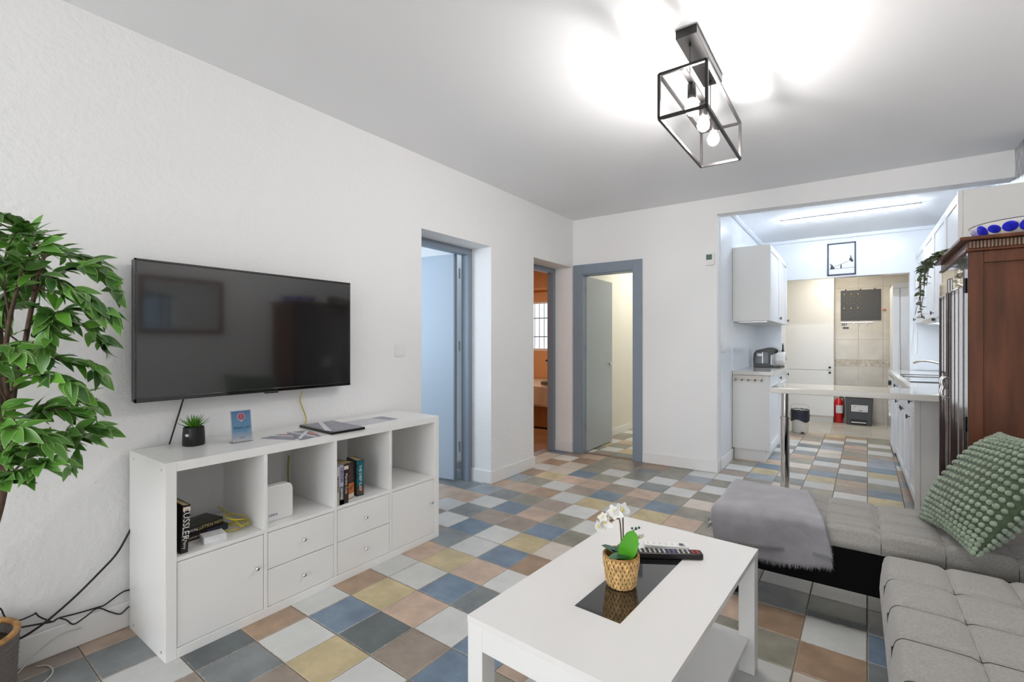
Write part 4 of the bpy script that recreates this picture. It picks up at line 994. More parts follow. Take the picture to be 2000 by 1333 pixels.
# side frame (stiles and rails around a recessed panel)
m = MB()
D_ = AX1-AX; m.box(.0, .052, 0, .02, 0, 1.655); m.box(D_-.045, D_, 0, .02, 0, 1.655); m.box(.052, D_-.045, 0, .02, 1.60, 1.655); m.box(.052, D_-.045, 0, .02, .72, .795); m.box(.052, D_-.045, 0, .02, 0, .12)
m.build('side_frame', M['darkwood'], ar, bevel=.003)
W('far_side_panel', AX, AX1, AY1-.02, AY1, 0, 1.655); W('back_panel', AX1-.01, AX1, AY0+.02, AY1-.02, 0, 1.655); W('bottom_panel', AX+.03, AX1-.01, AY0+.02, AY1-.02, .06, .08)
# front frame and doors (front faces -X)
F2 = M['darkwood2']
m = MB(); m.box(-.003, -.0002, -.001, .035, 0, 1.655); m.box(0, .03, .0205, .035, 0, 1.655); m.box(0, .03, AY1-AY0-.035, AY1-AY0, 0, 1.655); m.box(0, .03, .035, AY1-AY0-.035, 1.585, 1.655); m.box(0, .03, .035, AY1-AY0-.035, 0, .10)
m.build('front_frame', F2, ar, bevel=.002)
Wd = (AY1-AY0-.07)/2
for k in range(2):
    y0 = .035+k*Wd+.002; y1 = y0+Wd-.004
    m = MB(); m.box(-.014, .012, y0, y0+.055, .105, 1.58); m.box(-.014, .012, y1-.055, y1, .105, 1.58); m.box(-.014, .012, y0+.055, y1-.055, 1.50, 1.58); m.box(-.014, .012, y0+.055, y1-.055, .105, .19)
    dr = m.build('door', F2, ar, bevel=.002)
    m = MB()
    for a_, b_ in ((y0+.055, y0+.068), (y1-.068, y1-.055)): m.box(-.024, -.002, a_, b_, .19, 1.50)
    m.box(-.024, -.002, y0+.055, y1-.055, 1.49, 1.503); m.box(-.024, -.002, y0+.055, y1-.055, .187, .20)
    m.build('moulding', F2, dr, bevel=.004)
    box('door_glass', -.004, .0, y0+.06, y1-.06, .19, 1.5, M['darkglass'], dr)
    hy_ = (y1-.028) if k == 0 else (y0+.028)
    m = MB(); m.box(-.018, -.014, hy_-.010, hy_+.010, .915, 1.055)
    m.tube(catmull([(-.016, hy_, .93), (-.045, hy_, .935), (-.052, hy_, .96), (-.046, hy_, .985), (-.052, hy_, 1.01), (-.045, hy_, 1.035), (-.016, hy_, 1.04)], 4), .0055, 8)
    m.build('handle', M['chrome'], dr, smooth=50)
    yh = .03 if k == 0 else AY1-AY0-.03
    for z in (.25, .84, 1.50): MB().cyl((-.008, yh, z-.035), (-.008, yh, z+.035), .006, 10).build('hinge', M['blackmetal'], ar, smooth=50)
MB().box(-.026, -.012, AY1-AY0-.035-Wd-.006, AY1-AY0-.035-Wd+.006, .11, 1.575).build('meeting_strip', F2, ar, bevel=.004)
# cornice: stepped top with reeded frieze
m = MB(); m.box(-.012, D_, -.012, AY1-AY0+.012, 1.655, 1.667); m.box(-.004, D_, -.004, AY1-AY0+.004, 1.667, 1.705); m.box(-.034, D_, -.034, AY1-AY0+.034, 1.705, 1.722)
m.build('cornice', M['darkwood'], ar, bevel=.004)
m = MB()
for k in range(38): x = .002+k*.0123; m.box(x, x+.0078, -.011, -.003, 1.669, 1.703)
stuff(m.build('reeded_frieze', M['dentil'], ar, bevel=.0025))

# painted platter on the wardrobe
pc = Vector((.672, 3.275, 1.7235))
o = thing('painted_platter', 'cream platter painted with cobalt blue fruit on the wardrobe', 'platter', tuple(pc))
prof = [(.15, 0), (.18, .004), (.212, .030), (.235, .068), (.238, .072), (.232, .073), (.205, .034), (.17, .012), (.001, .010)]
prof = [(r*.86, z) for r, z in prof]
MB().lathe(prof, 56).build('dish', M['porcelain'], o, smooth=50)
MB().lathe([(.202, .0700), (.2055, .0715), (.2060, .0735), (.202, .0745), (.199, .073)], 56, cap=False).build('rim_line', M['navy'], o, smooth=80)
for k in range(20):
    an = radians(k*18+7); rr, zz_ = .1885, .040
    T = Matrix.Translation((rr*cos(an), rr*sin(an), zz_)) @ Matrix.Rotation(an, 4, 'Z') @ Matrix.Rotation(radians(122), 4, 'Y')
    b = MB().ball((0, 0, 0), .023+.003*(k % 3), 3, (.95, 1.15, .14), Matrix.Rotation(radians(25*(k % 3)), 3, 'Z')).build('painted_fruit', M['cobalt'] if k % 5 else M['lilac'], o, smooth=180); b.matrix_local = T

# trailing eucalyptus on the far end of the wardrobe
o = hp = thing('trailing_plant', 'dusty green trailing eucalyptus hanging over the far end of the wardrobe', 'potted plant', (.62, 3.72, 1.7235))
MB().lathe([(.05, 0), (.06, .002), (.07, .10), (.072, .102), (.066, .102), (.06, .085), (.001, .085)], 24).build('pot', M['dentil'], hp, smooth=50)
el = leafmesh('leaf', .036, .024, 4, .15, .1, m=M['euca'], shape=lambda t: sin(pi*min(.98, max(.02, t**.7)))**.5)
ends = []
strands = []
base_ = hp.location
for s in range(13):
    fy = random.uniform(-.10, .235); drop = .66*[.52, .20, .33, .12, .44, .26, .08, .38, .30, .14, .48, .22, .40][s]
    if s in (0, 4, 7, 10, 12): fy = .17+.012*s*.5+random.uniform(-.01, .03)
    if s in (1, 3, 6, 9): fy = random.uniform(-.05, .12); drop = random.uniform(.02, .05)
    ox = -.24-random.uniform(0, .035)
    if s % 3 == 0 or s in (4, 10): pts = [(0, 0, .09), (-.10, fy*.6, .075), (-.20, fy, .03), (ox, fy, -.02), (ox-.01, fy+.01, -.02-drop*.5), (ox-.02+random.uniform(-.03, .02), fy+random.uniform(-.02, .04), -drop)]
    else: pts = [(0, 0, .09), (-.10, fy*.5, .07), (-.19, fy*.8+.04, .035), (-.225, fy+.07, .02), (ox, fy+.10, -.03), (ox-.01, fy+.12, -.03-drop*.6)]
    strands.append(catmull(pts, 8))
for P in strands:
    MB().tube(P, .0016, 5).build('stem', M['bark'], hp, smooth=180)
nl = 0
for P in strands:
    L_ = 0
    for i in range(8, len(P)-1):
        for s in (0, 1):
            d = (P[i+1]-P[i]); 
            if nl > 290: break
            an = i*1.9+s*pi+random.uniform(-.5, .5); q = P[i]+d*random.random()
            pl_ = place(el, hp, q, an, radians(random.uniform(-35, 25)), random.uniform(-.6, .6), random.uniform(.7, 1.15)); nl += 1

# framed mirror on the right wall (seen in the television)
o = thing('wall_mirror', 'brown framed mirror on the right wall reflected in the television', 'mirror', (XR, 2.11, 1.62))
m = MB(); a_, b_ = .40, .30
for y0, y1, z0, z1 in ((-a_, a_, b_-.045, b_), (-a_, a_, -b_, -b_+.045), (-a_, -a_+.045, -b_, b_), (a_-.045, a_, -b_, b_)): m.box(-.03, 0, y0, y1, z0, z1)
m.build('mirror_frame', M['framewood'], o, bevel=.006); box('mirror_glass', -.012, -.008, -a_+.04, a_-.04, -b_+.04, b_-.04, M['mirror'], o)

# ================================================================== KITCHEN
def shaker(parent, x, y0, y1, z0, z1, side, m=M['cabwhite'], name='door', fw=.06):
    """framed door on plane x facing side (+1/-1) along X"""
    t_ = .018*side; xb = x
    d = MB().box(xb, xb+t_*.55, y0+fw-.002, y1-fw+.002, z0+fw-.002, z1-fw+.002)
    for a, b, c, e in ((y0, y0+fw, z0, z1), (y1-fw, y1, z0, z1), (y0+fw, y1-fw, z0, z0+fw), (y0+fw, y1-fw, z1-fw, z1)): d.box(xb, xb+t_, a, b, c, e)
    return d.build(name, m, parent, bevel=.0015)
def kknob(parent, x, y, z, side):
    m = MB(); m.cyl((x, y, z), (x+.018*side, y, z), .004, 8); m.box(x+.016*side, x+.026*side, y-.018, y+.018, z-.005, z+.005); m.box(x+.016*side, x+.026*side, y-.005, y+.005, z-.016, z+.016)
    return m.build('knob', M['blackmetal'], parent, bevel=.002)
# left wall units
o = wl = thing('wall_cabinet', 'white wall cabinet with two doors above the coffee machine', 'cabinet', (-1.046, 5.46, 1.45))
def loc(o_): return o_.location
def lb(o_, n, x0, x1, y0, y1, z0, z1, m, bv=.0015): l = o_.location; return box(n, x0-l.x, x1-l.x, y0-l.y, y1-l.y, z0-l.z, z1-l.z, m, o_, bv)
lb(wl, 'carcass', -1.046, -.712, 5.476, 6.99, 1.452, 2.225, M['cabwhite']); lb(wl, 'end_panel', -1.046, -.706, 5.46, 5.476, 1.45, 2.228, M['cabside'])
for a, b in ((5.477, 6.205), (6.21, 6.94)):
    d = shaker(wl, -.710+1.046, a-5.46, b-5.46, .0, .775, 1); kknob(d, -.692+1.046, b-.07-5.46, .05, 1)
lb(wl, 'under_light_strip', -1.02, -.74, 5.6, 6.9, 1.44, 1.4515, M['steel'])
# left base units
o = bl_ = thing('base_cabinet', 'white base cabinet under the coffee machine with a hook rail on its end', 'cabinet', (-1.046, 5.46, 0))
lb(bl_, 'carcass', -1.046, -.712, 5.476, 6.99, .12, .888, M['cabwhite']); lb(bl_, 'end_panel', -1.046, -.706, 5.46, 5.476, .12, .888, M['cabside']); lb(bl_, 'plinth', -1.035, -.742, 5.48, 6.99, 0, .119, M['plinth'])
for a, b in ((5.477, 6.205), (6.21, 6.94)):
    d = shaker(bl_, -.710+1.046, a-5.46, b-5.46, .735, .885, 1, name='drawer', fw=.03); kknob(d, -.692+1.046, b-.07-5.46, .83, 1)
    d = shaker(bl_, -.710+1.046, a-5.46, b-5.46, .122, .731, 1)
o = thing('worktop', 'pale grey worktop on the left base cabinet', 'worktop', (-1.046, 5.445, .889)); box('slab', .001, .380, 0, 1.56, 0, .040, M['stone'], o, .003)
o = thing('hook_rail', 'steel rail with five hooks under the left worktop end', 'hook rail', (-.90, 5.459, .862))
box('rail', -.125, .135, -.008, -.0, -.022, .024, M['nickel'], o, .002)
for k in range(5):
    x = -.115+k*.061; m = MB(); m.box(x-.009, x+.009, -.012, -.008, -.03, .01); m.tube([(x, -.012, -.015), (x, -.022, -.03), (x, -.034, -.030), (x, -.038, -.018)], .006, 8); m.build('hook', M['nickel'], o, smooth=40)
# back splash panel behind the left worktop
struct(box('trim_splashback', -1.0485, -1.040, 5.44, 7.02, .93, 1.45, M['kwall']))
# coffee machine
o = thing('coffee_machine', 'black coffee machine with clear water tank on the left worktop', 'coffee machine', (-.852, 6.45, .9295), radians(2))
m = MB(); body = [(-.145, 0), (.14, 0), (.155, .010), (.06, .022), (.04, .03), (.04, .15), (.09, .165), (.10, .20), (.07, .235), (.01, .235), (-.11, .205), (-.14, .17), (-.15, .08)]
m.prism([(p[0]*.98, p[1]) for p in body], .10, Matrix(((1, 0, 0, 0), (0, 0, 1, -.05), (0, 1, 0, 0), (0, 0, 0, 1)))); m.build('body', M['black'], o, bevel=.008, seg=2, smooth=35)
box('water_tank', -.115, .02, -.066, -.051, .045, .185, M['tank'], o, .006)
box('tank_label', -.10, -.05, -.0685, -.0665, .135, .165, M['label'], o); box('tank_divider', -.045, -.040, -.068, -.0505, .05, .18, M['steel'], o)
m = MB().ball((.075, 0, .198), .045, 3, (1.0, 1.15, .75)); m.build('head', M['black'], o, smooth=180)
box('drip_tray', .045, .15, -.05, .05, .008, .018, M['blackmetal'], o, .002); box('front_panel', .038, .046, -.045, .045, .03, .15, M['cabwhite'], o, .004)
MB().tube([(-.15, .03, .02), (-.165, .03, .08), (-.155, .03, .15), (-.13, .03, .21)], .006, 8).build('side_trim', M['steel'], o, smooth=60)
# white rounded toaster with dial face
o = thing('toaster', 'white rounded toaster with dials behind the coffee machine', 'toaster', (-.745, 6.70, .9295), 0)
m = MB(); pr_ = [(cos(radians(a_))*.085, .095+sin(radians(a_))*.088) for a_ in range(0, 360, 15)]
m.prism(pr_, .11, Matrix(((0, 0, 1, -.052), (1, 0, 0, 0), (0, 1, 0, .002), (0, 0, 0, 1)))); m.build('body', M['porcelain'], o, bevel=.014, seg=3, smooth=40)
for k, z in enumerate((.055, .095, .135)): MB().cyl((.058, -.03+.03*(k % 2), z), (.072, -.03+.03*(k % 2), z), .013, 16).build('dial', M['steel'], o, smooth=40)
box('slot', -.035, .03, -.012, .012, .180, .186, M['gap'], o)
# oil bottle in the gap
o = thing('dark_bottle', 'small dark bottle behind the white toaster', 'bottle', (-.735, 6.90, .9295)); MB().lathe([(.018, 0), (.02, .01), (.02, .17), (.009, .22), (.009, .27), (.011, .27), (.011, .285)], 16).build('glass_body', M['black'], o, smooth=50); MB().lathe([(.0115, .268), (.0115, .288)], 12).build('cap', M['steel'], o)

# right base run + bar
CR = .357
o = rb = thing('base_cabinet', 'white base cabinet run on the right under the hob', 'cabinet', (CR, 4.42, 0))
lb(rb, 'end_panel', CR+.0, .915, 4.42, 4.438, .0, .858, M['cabside']); lb(rb, 'corner_strip', CR-.012, CR+.02, 4.414, 4.42, .0, .858, M['cabside'])
lb(rb, 'carcass', CR+.02, .915, 4.44, 6.62, .10, .858, M['cabwhite']); lb(rb, 'plinth', CR+.045, .915, 4.44, 6.62, 0, .099, M['plinth'])
for a, b in ((4.44, 4.98), (4.985, 5.53), (5.535, 6.07), (6.075, 6.61)):
    d = shaker(rb, CR+.018-CR, a-4.42, b-4.42, .05, .70, -1); kknob(d, 0, b-.06-4.42 if a < 5 else a+.06-4.42, .64, -1)
    d = shaker(rb, CR+.018-CR, a-4.42, b-4.42, .705, .856, -1, name='drawer', fw=.03); kknob(d, 0, (a+b)/2-4.42, .78, -1)
o = thing('washing_machine', 'white appliance with rounded foot at the far end of the right base run', 'washing machine', (.335, 6.635, 0))
box('body', .01, .575, 0, .70, .02, .855, M['cabwhite'], o, .012); box('front_panel', -.005, .012, .03, .67, .10, .70, M['cabwhite'], o, .006); box('control_panel', -.004, .011, .02, .68, .72, .84, M['porcelain'], o, .004)
MB().cyl((-.006, .35, .40), (-.022, .35, .40), .15, 28).build('door_ring', M['steel'], o, smooth=40); MB().cyl((-.004, .12, .78), (-.03, .12, .78), .025, 18).build('dial', M['blackmetal'], o, smooth=40)
for y in (.06, .64): MB().cyl((.05, y, 0), (.05, y, .022), .02, 12).build('foot', M['black'], o)
o = thing('worktop', 'glossy pale stone worktop running along the right kitchen wall', 'worktop', (.325, 4.425, .860)); box('slab', 0, .59, 0, 2.92, 0, .040, M['stone'], o, .003)
o = br = thing('breakfast_bar', 'speckled stone breakfast bar slab across the kitchen entrance', 'bar counter', (-.50, 3.935, .860))
box('slab', 0, 1.415, 0, .488, 0, .040, M['stone'], br, .004)
o = thing('bar_leg', 'chrome telescopic pole under the left end of the breakfast bar', 'table leg', (-.425, 4.12, 0))
MB().cyl((0, 0, .004), (0, 0, .66), .030, 28).build('lower_tube', M['chrome'], o, smooth=50); MB().cyl((0, 0, .655), (0, 0, .853), .0245, 28).build('upper_tube', M['chrome'], o, smooth=50)
MB().lathe([(.030, .652), (.034, .655), (.034, .668), (.026, .672)], 28, cap=False).build('collar', M['chrome'], o, smooth=40); MB().lathe([(.05, 0), (.05, .006), (.031, .010)], 28).build('floor_flange', M['chrome'], o, smooth=40); MB().cyl((0, 0, .852), (0, 0, .8598), .045, 28).build('top_plate', M['chrome'], o)
# hob + sink + tap
o = thing('hob', 'black glass hob set in the right worktop', 'hob', (.375, 5.15, .9005)); box('glass_plate', 0, .46, 0, .58, 0, .006, M['blackglass'], o, .001); 
for x, y, r in ((.13, .15, .08), (.34, .15, .06), (.13, .43, .06), (.34, .43, .08)): MB().lathe([(r, .0062), (r+.003, .0066)], 30, Matrix.Translation((x, y, 0)), cap=False).build('cooking_ring', M['steel'], o)
o = thing('sink', 'steel sink with raised dark rim beyond the hob', 'sink', (.375, 5.86, .9005))
m = MB()
for x0, x1, y0, y1 in ((0, .42, 0, .02), (0, .42, .40, .42), (0, .02, .02, .40), (.40, .42, .02, .40)): m.box(x0, x1, y0, y1, 0, .007)
m.build('rim', M['blackmetal'], o, bevel=.001); box('basin', .02, .40, .02, .40, 0, .0015, M['steel'], o)
o = thing('tap', 'chrome swan neck kitchen tap over the sink', 'tap', (.80, 5.79, .9005))
MB().lathe([(.026, 0), (.026, .01), (.018, .03), (.018, .06)], 18).build('tap_base', M['steel'], o, smooth=40)
m = MB(); m.tube(catmull([(0, 0, .05), (-.04, 0, .075), (-.12, .0, .115), (-.22, .0, .148), (-.29, .0, .155), (-.33, .0, .148)], 5), .010, 10); m.cyl((-.325, 0, .152), (-.355, 0, .135), .014, 12)
m.build('spout', M['nickel'], o, smooth=60); MB().tube([(0, 0, .06), (.02, -.03, .09), (.02, -.06, .10)], .006, 8).build('lever', M['steel'], o, smooth=60)
# right wall units
UX = .583
o = ur = thing('wall_cabinet', 'white wall cabinet run on the right above the worktop', 'cabinet', (UX, 4.45, 1.45))
lb(ur, 'end_panel', UX+.02, .916, 4.45, 4.468, 1.45, 2.27, M['cabside']); lb(ur, 'corner_strip', UX-.006, UX+.019, 4.446, 4.468, 1.45, 2.27, M['cabside'])
lb(ur, 'carcass', UX+.02, .916, 4.47, 7.34, 1.45, 2.265, M['cabwhite'])
for a, b in ((4.47, 5.09), (5.095, 5.79), (5.795, 6.50), (6.505, 7.33)):
    d = shaker(ur, .018, a-4.45, b-4.45, .0, .815, -1); kknob(d, 0, b-.06-4.45, .045, -1)
o = hd = thing('range_hood', 'slim pull out hood under the right wall cabinets', 'range hood', (.56, 5.55, 1.449))
box('hood_body', .02, .34, 0, .60, -.045, 0, M['cabwhite'], hd, .003); box('hood_front', -.015, .018, 0, .60, -.040, -.002, M['steel'], hd, .004); box('hood_lamp', .08, .26, .2, .4, -.048, -.046, M['tube'], hd)
MB().cyl((.0, -.002, -.02), (.0, -.006, -.02), .012, 14).build('round_switch', M['black'], hd)
# splash panel at the end wall
struct(box('trim_side_splashback', .912, .9195, 4.45, 7.34, .905, 1.45, M['kwall'])); struct(box('trim_end_panel', .60, .918, 7.338, 7.349, .905, 1.45, M['kwall'])); struct(box('trim_end_strip', .57, .60, 7.334, 7.349, .905, 1.45, M['cabwhite']))
cable('hood_cable', 'thin white cable hanging in a loop on the kitchen end wall', [(.57, 7.345, 1.44), (.56, 7.346, 1.30), (.545, 7.346, 1.15), (.552, 7.346, 1.09), (.585, 7.333, 1.08), (.60, 7.332, 1.14), (.602, 7.332, 1.35)], .003, M['cabside'])
# picture over the opening
o = pf = thing('framed_print', 'black framed print of two silhouettes on a seesaw above the opening', 'picture', (-.134, 7.349, 2.285))
m = MB(); a_, b_ = .15, .205
for x0, x1, z0, z1 in ((-a_, a_, b_-.016, b_), (-a_, a_, -b_, -b_+.016), (-a_, -a_+.016, -b_, b_), (a_-.016, a_, -b_, b_)): m.box(x0, x1, -.022, 0, z0, z1)
m.build('picture_frame', M['navy'], pf, bevel=.001); box('print', -a_+.015, a_-.015, -.012, -.004, -b_+.015, b_-.015, M['printwhite'], pf)
def flat(pts, nm='silhouette'): return MB().prism(pts, .0008, Matrix(((1, 0, 0, 0), (0, 0, -1, -.0122), (0, 1, 0, 0), (0, 0, 0, 1)))).build(nm, M['ink'], pf)
flat([(-.135, -.127), (.135, -.118), (.135, -.114), (-.135, -.123)], 'ground_line'); flat([(-.012, -.120), (.004, -.120), (.002, -.072), (-.010, -.072)], 'seesaw_post')
flat([(-.10, -.110), (.105, -.022), (.104, -.018), (-.10, -.105)], 'seesaw_plank')
flat([(-.118, -.122), (-.075, -.120), (-.066, -.108), (-.085, -.098), (-.088, -.080), (-.098, -.066), (-.112, -.060), (-.116, -.045), (-.122, -.062), (-.108, -.075), (-.114, -.095)])
flat([(.082, -.020), (.100, -.045), (.116, -.048), (.122, -.030), (.112, -.010), (.104, .004), (.100, .028), (.094, .042), (.090, .024), (.094, .006), (.080, .0)])
# ceiling tube light
o = thing('tube_light', 'glowing white tube light on the kitchen ceiling', 'lamp', (-.07, 6.09, HC)); box('housing', -.60, .60, -.022, .022, -.018, 0, M['cabwhite'], o, .002); MB().cyl((-.575, 0, -.028), (.575, 0, -.028), .011, 14).build('tube', M['tube'], o, smooth=50)

# ================================================================== UTILITY AREA
o = th = thing('tall_cabinet', 'tall white two door larder cabinet behind the kitchen opening', 'cabinet', (-.95, 8.73, 0))
box('carcass', .0, .695, .02, .36, .10, 2.40, M['cabwhite'], th); box('plinth', .01, .685, .045, .36, 0, .099, M['plinth'], th)
for z0, z1, kz in ((.102, .800, .765), (.806, 2.395, .845)):
    d = box('door', .002, .693, 0, .019, z0, z1, M['cabwhite'], th, .002); q = MB().ball((.645, -.012, kz), .017, 2, (1, .8, 1)); q.cyl((.645, 0, kz), (.645, -.012, kz), .006, 8); q.build('knob', M['blackmetal'], d, smooth=60)
o = thing('fire_extinguisher', 'red fire extinguisher standing beside the grey pedal bin', 'fire extinguisher', (-.197, 8.86, 0))
MB().lathe([(.052, 0), (.058, .008), (.058, .31), (.050, .345), (.028, .365), (.018, .375)], 26).build('cylinder', M['red'], o, smooth=50)
MB().lathe([(.016, .372), (.016, .395), (.010, .40)], 14).build('valve', M['brass'], o, smooth=40); m = MB(); m.box(-.012, .06, -.008, .008, .395, .402); m.box(-.012, .055, -.008, .008, .412, .419); m.build('lever', M['blackmetal'], o, bevel=.002)
MB().tube(catmull([(.015, -.01, .385), (.06, -.03, .38), (.068, -.03, .30), (.066, -.03, .15), (.062, -.03, .08)], 4), .008, 8).build('hose', M['black'], o, smooth=60)
lab = MB(); N_ = 10
for k in range(N_):
    a0_, a1_ = radians(-125+k*11), radians(-125+(k+1)*11); r = .0592
    lab.b.faces.new([lab.b.verts.new((r*cos(a), r*sin(a), z)) for a, z in ((a0_, .15), (a1_, .15), (a1_, .27), (a0_, .27))])
lab.build('label', M['label'], o, smooth=180)
o = pb_ = thing('pedal_bin', 'grey plastic pedal bin with a white label beside the fire extinguisher', 'bin', (.055, 8.86, 0))
m = MB(); m.hexa([(-.150, -.12, 0), (.150, -.12, 0), (.150, .12, 0), (-.150, .12, 0)], [(-.168, -.135, .40), (.168, -.135, .40), (.168, .13, .40), (-.168, .13, .40)]); m.build('bin_body', M['binplastic'], o, bevel=.012)
m = MB(); m.hexa([(-.172, -.14, .40), (.172, -.14, .40), (.172, .135, .40), (-.172, .135, .40)], [(-.16, -.12, .43), (.16, -.12, .43), (.16, .12, .43), (-.16, .12, .43)]); m.build('lid', M['black'], o, bevel=.006)
box('label', -.095, .105, -.1345, -.129, .20, .298, M['label'], o); box('label_text', .0, .04, -.1352, -.1342, .212, .222, M['ink'], o); box('label_text', -.07, -.03, -.1352, -.1342, .272, .278, M['binplastic'], o)
m = MB(); m.box(-.105, .095, -.128, -.118, .01, .085); m.build('pedal_recess', M['black'], o); box('pedal', -.095, .085, -.150, -.118, .035, .048, M['steel'], o, .003)
o = thing('small_bin', 'small white bin lined with a black bag at the end of the left cabinets', 'bin', (-.605, 7.60, 0))
MB().lathe([(.088, .0), (.095, .008), (.105, .30), (.108, .305), (.100, .305), (.092, .02), (.01, .015)], 28).build('bucket', M['porcelain'], o, smooth=50)
mb = MB(); sg = 36; rings = []
for r, z in ((.100, .30), (.108, .315), (.112, .300), (.111, .24), (.110, .19), (.113, .165)):
    rings.append([mb.b.verts.new(((r+.004*sin(k*2.3+z*60))*cos(2*pi*k/sg), (r+.004*sin(k*2.3+z*60))*sin(2*pi*k/sg), z+(.018*sin(k*.55) if z < .2 else .003*sin(k*1.7)))) for k in range(sg)])
for A, B in zip(rings, rings[1:]):
    for k in range(sg): mb.b.faces.new((A[k], A[(k+1) % sg], B[(k+1) % sg], B[k]))
mb.build('bin_bag', M['bag'], o, smooth=180)
MB().tube(catmull([(-.108, 0, .30), (-.10, 0, .36), (-.05, 0, .385), (.05, 0, .385), (.10, 0, .36), (.108, 0, .30)], 5), .0035, 6).build('handle', M['steel'], o, smooth=60)
box('pedal', .02, .06, -.14, -.10, .01, .022, M['black'], o, .003)
# pegboard with rings, hooks, clips
o = pg = thing('pegboard', 'dark pegboard with pale ring hooks on the marble tiled wall', 'pegboard', (.075, 9.090, 1.80))
box('board', -.25, .25, -.012, 0, -.235, .235, M['chalk'], pg, .002)
for i in range(3):
    x = -.205+i*.088
    m = MB(); m.ball((x, -.020, .175), .011, 2); m.tube([(x, -.02, .17), (x+.012, -.022, .155), (x-.006, -.022, .142), (x+.01, -.022, .125)], .0035, 6); m.build('hook', M['brass'], pg, smooth=60)
    MB().ball((x, -.020, -.045), .012, 2).build('peg', M['brass'], pg, smooth=180)
m = MB()
for i in range(6):
    for j in range(9):
        if (i+j) % 2 == 0: m.box(-.205+i*.042-.002, -.205+i*.042+.002, -.0135, -.0118, -.19+j*.045-.002, -.19+j*.045+.002)
stuff(m.build('peg_holes', M['brass'], pg))
for x in (-.185, .0, .175): box('clip', x-.008, x+.008, -.014, 0, .232, .252, M['blackmetal'], pg, .002)
o = thing('key_rail', 'slim hook rail under the dark pegboard', 'hook rail', (.02, 9.090, 1.535)); box('rail', -.19, .21, -.010, 0, -.008, .008, M['steel'], o, .002)
for x in (-.03, .04, .13): MB().tube([(x, -.01, -.006), (x, -.016, -.03), (x, -.03, -.045), (x, -.038, -.03)], .003, 6).build('hook', M['steel'], o, smooth=60)
for k, x in enumerate((-.175, -.15, -.125)): MB().tube([(x, -.012, 0), (x+.004, -.018, -.02), (x-.004, -.016, -.045)], .004, 6).build('key_hook', M['blackmetal'], o, smooth=60)
o = thing('black_tag', 'small black tag hanging under the left end of the hook rail', 'key tag', (-.11, 9.088, 1.455)); box('tag_body', -.038, .038, -.012, 0, -.010, .010, M['black'], o, .003); MB().tube([(-.02, -.008, .008), (-.03, -.012, .05), (-.035, -.014, .07)], .0015, 5).build('cord', M['black'], o)
# white tall units at the right of the utility area
o = thing('refrigerator', 'tall white refrigerator in the utility area at the end of the worktop', 'refrigerator', (.405, 7.95, 0))
box('body', .0, .50, .03, .62, .02, 1.98, M['cabwhite'], o, .006); box('narrow_door', .0, .072, 0, .028, .05, 1.93, M['cabwhite'], o, .003); box('door', .079, .50, 0, .028, .05, 1.93, M['cabwhite'], o, .003)
box('top_band', 0, .50, 0, .028, 1.933, 2.00, M['plinth'], o, .003); box('handle', .064, .076, -.02, -.002, .8, 1.2, M['steel'], o, .003)
for x in (.04, .46): MB().cyl((x, .08, 0), (x, .08, .022), .018, 10).build('foot', M['black'], o)
o = thing('orange_tag', 'small orange hanging tag beside the refrigerator', 'tag', (.36, 9.088, 1.72)); MB().ball((0, -.012, 0), .016, 2, (1.5, .4, 1)).build('tag_body', mat('orange_plastic', (.75, .25, .10, 1), .5), o, smooth=180); MB().cyl((0, -.006, .01), (0, -.004, .05), .0015, 5).build('cord', M['brass'], o)

# ================================================================== BEDROOM
o = bd = thing('bed', 'bed with cream cover in the orange bedroom', 'bed', (-3.9, 6.35, 0))
box('bed_base', -1.0, .75, -.60, .62, .02, .30, M['bedwood'], bd, .01)
m = MB().grid(lambda u, v: Vector((-1.03+u*1.83, -.63+v*1.25, .60+.012*noise.noise(Vector((u*6, v*5, 0))))), 30, 20)
m.grid(lambda u, v: Vector((-1.03+u*1.83, -.63-.012*sin(u*40)*v, .60-v*(.27+.03*sin(u*7+1))+.012*noise.noise(Vector((u*6, 0, 0)))*(1-v))), 60, 8); m.grid(lambda u, v: Vector((.80, -.63+u*1.25, .60-v*.27)), 20, 4)
m.build('bed_cover', M['linen'], bd, smooth=60, fix=False)
box('mattress', -1.0, .77, -.60, .61, .30, .585, M['linen'], bd, .03)
o = thing('folded_towel', 'small brown folded towel lying on the bed', 'towel', (-3.58, 5.86, .6075), .3)
for k in range(2): MB().ball((0, 0, .022+.026*k), .10, 3, (1, .6, .24)).build('towel_fold', M['skin'], o, smooth=180)

# ================================================================== FICUS
fc = thing('potted_ficus', 'tall artificial ficus with variegated leaves in a rope pot at the left edge', 'potted plant', (-2.395, .215, 0))
B0 = fc.location.copy()
MB().lathe([(.11, 0), (.125, .006), (.138, .12), (.140, .235), (.132, .235), (.125, .20), (.01, .195)], 36).build('pot', M['rope'], fc, smooth=60)
for k in range(12): MB().lathe([(.1275+.001*k*.9, .012+k*.018), (.1335+.0009*k, .021+k*.018), (.1275+.001*k*.9, .030+k*.018)], 36, cap=False).build('rope_coil', M['rope'], fc, smooth=60)
pts = [(.136*cos(2*pi*k/36), .136*sin(2*pi*k/36), .237) for k in range(37)]; MB().tube(pts, .010, 8).build('pot_rim', M['wicker'], fc, smooth=180)
MB().lathe([(.125, .20), (.06, .215), (.001, .218)], 24, cap=False).build('soil', M['soil'], fc, smooth=60)
fd = lambda u, v, d: PD(u, v, d)-B0
def br_(pts, r0, r1, name='trunk'): P = catmull(pts, 6); MB().tube(P, r0, 8, r1).build(name, M['bark'], fc, smooth=180); return P
base = Vector((0, 0, .2))
trunks = []
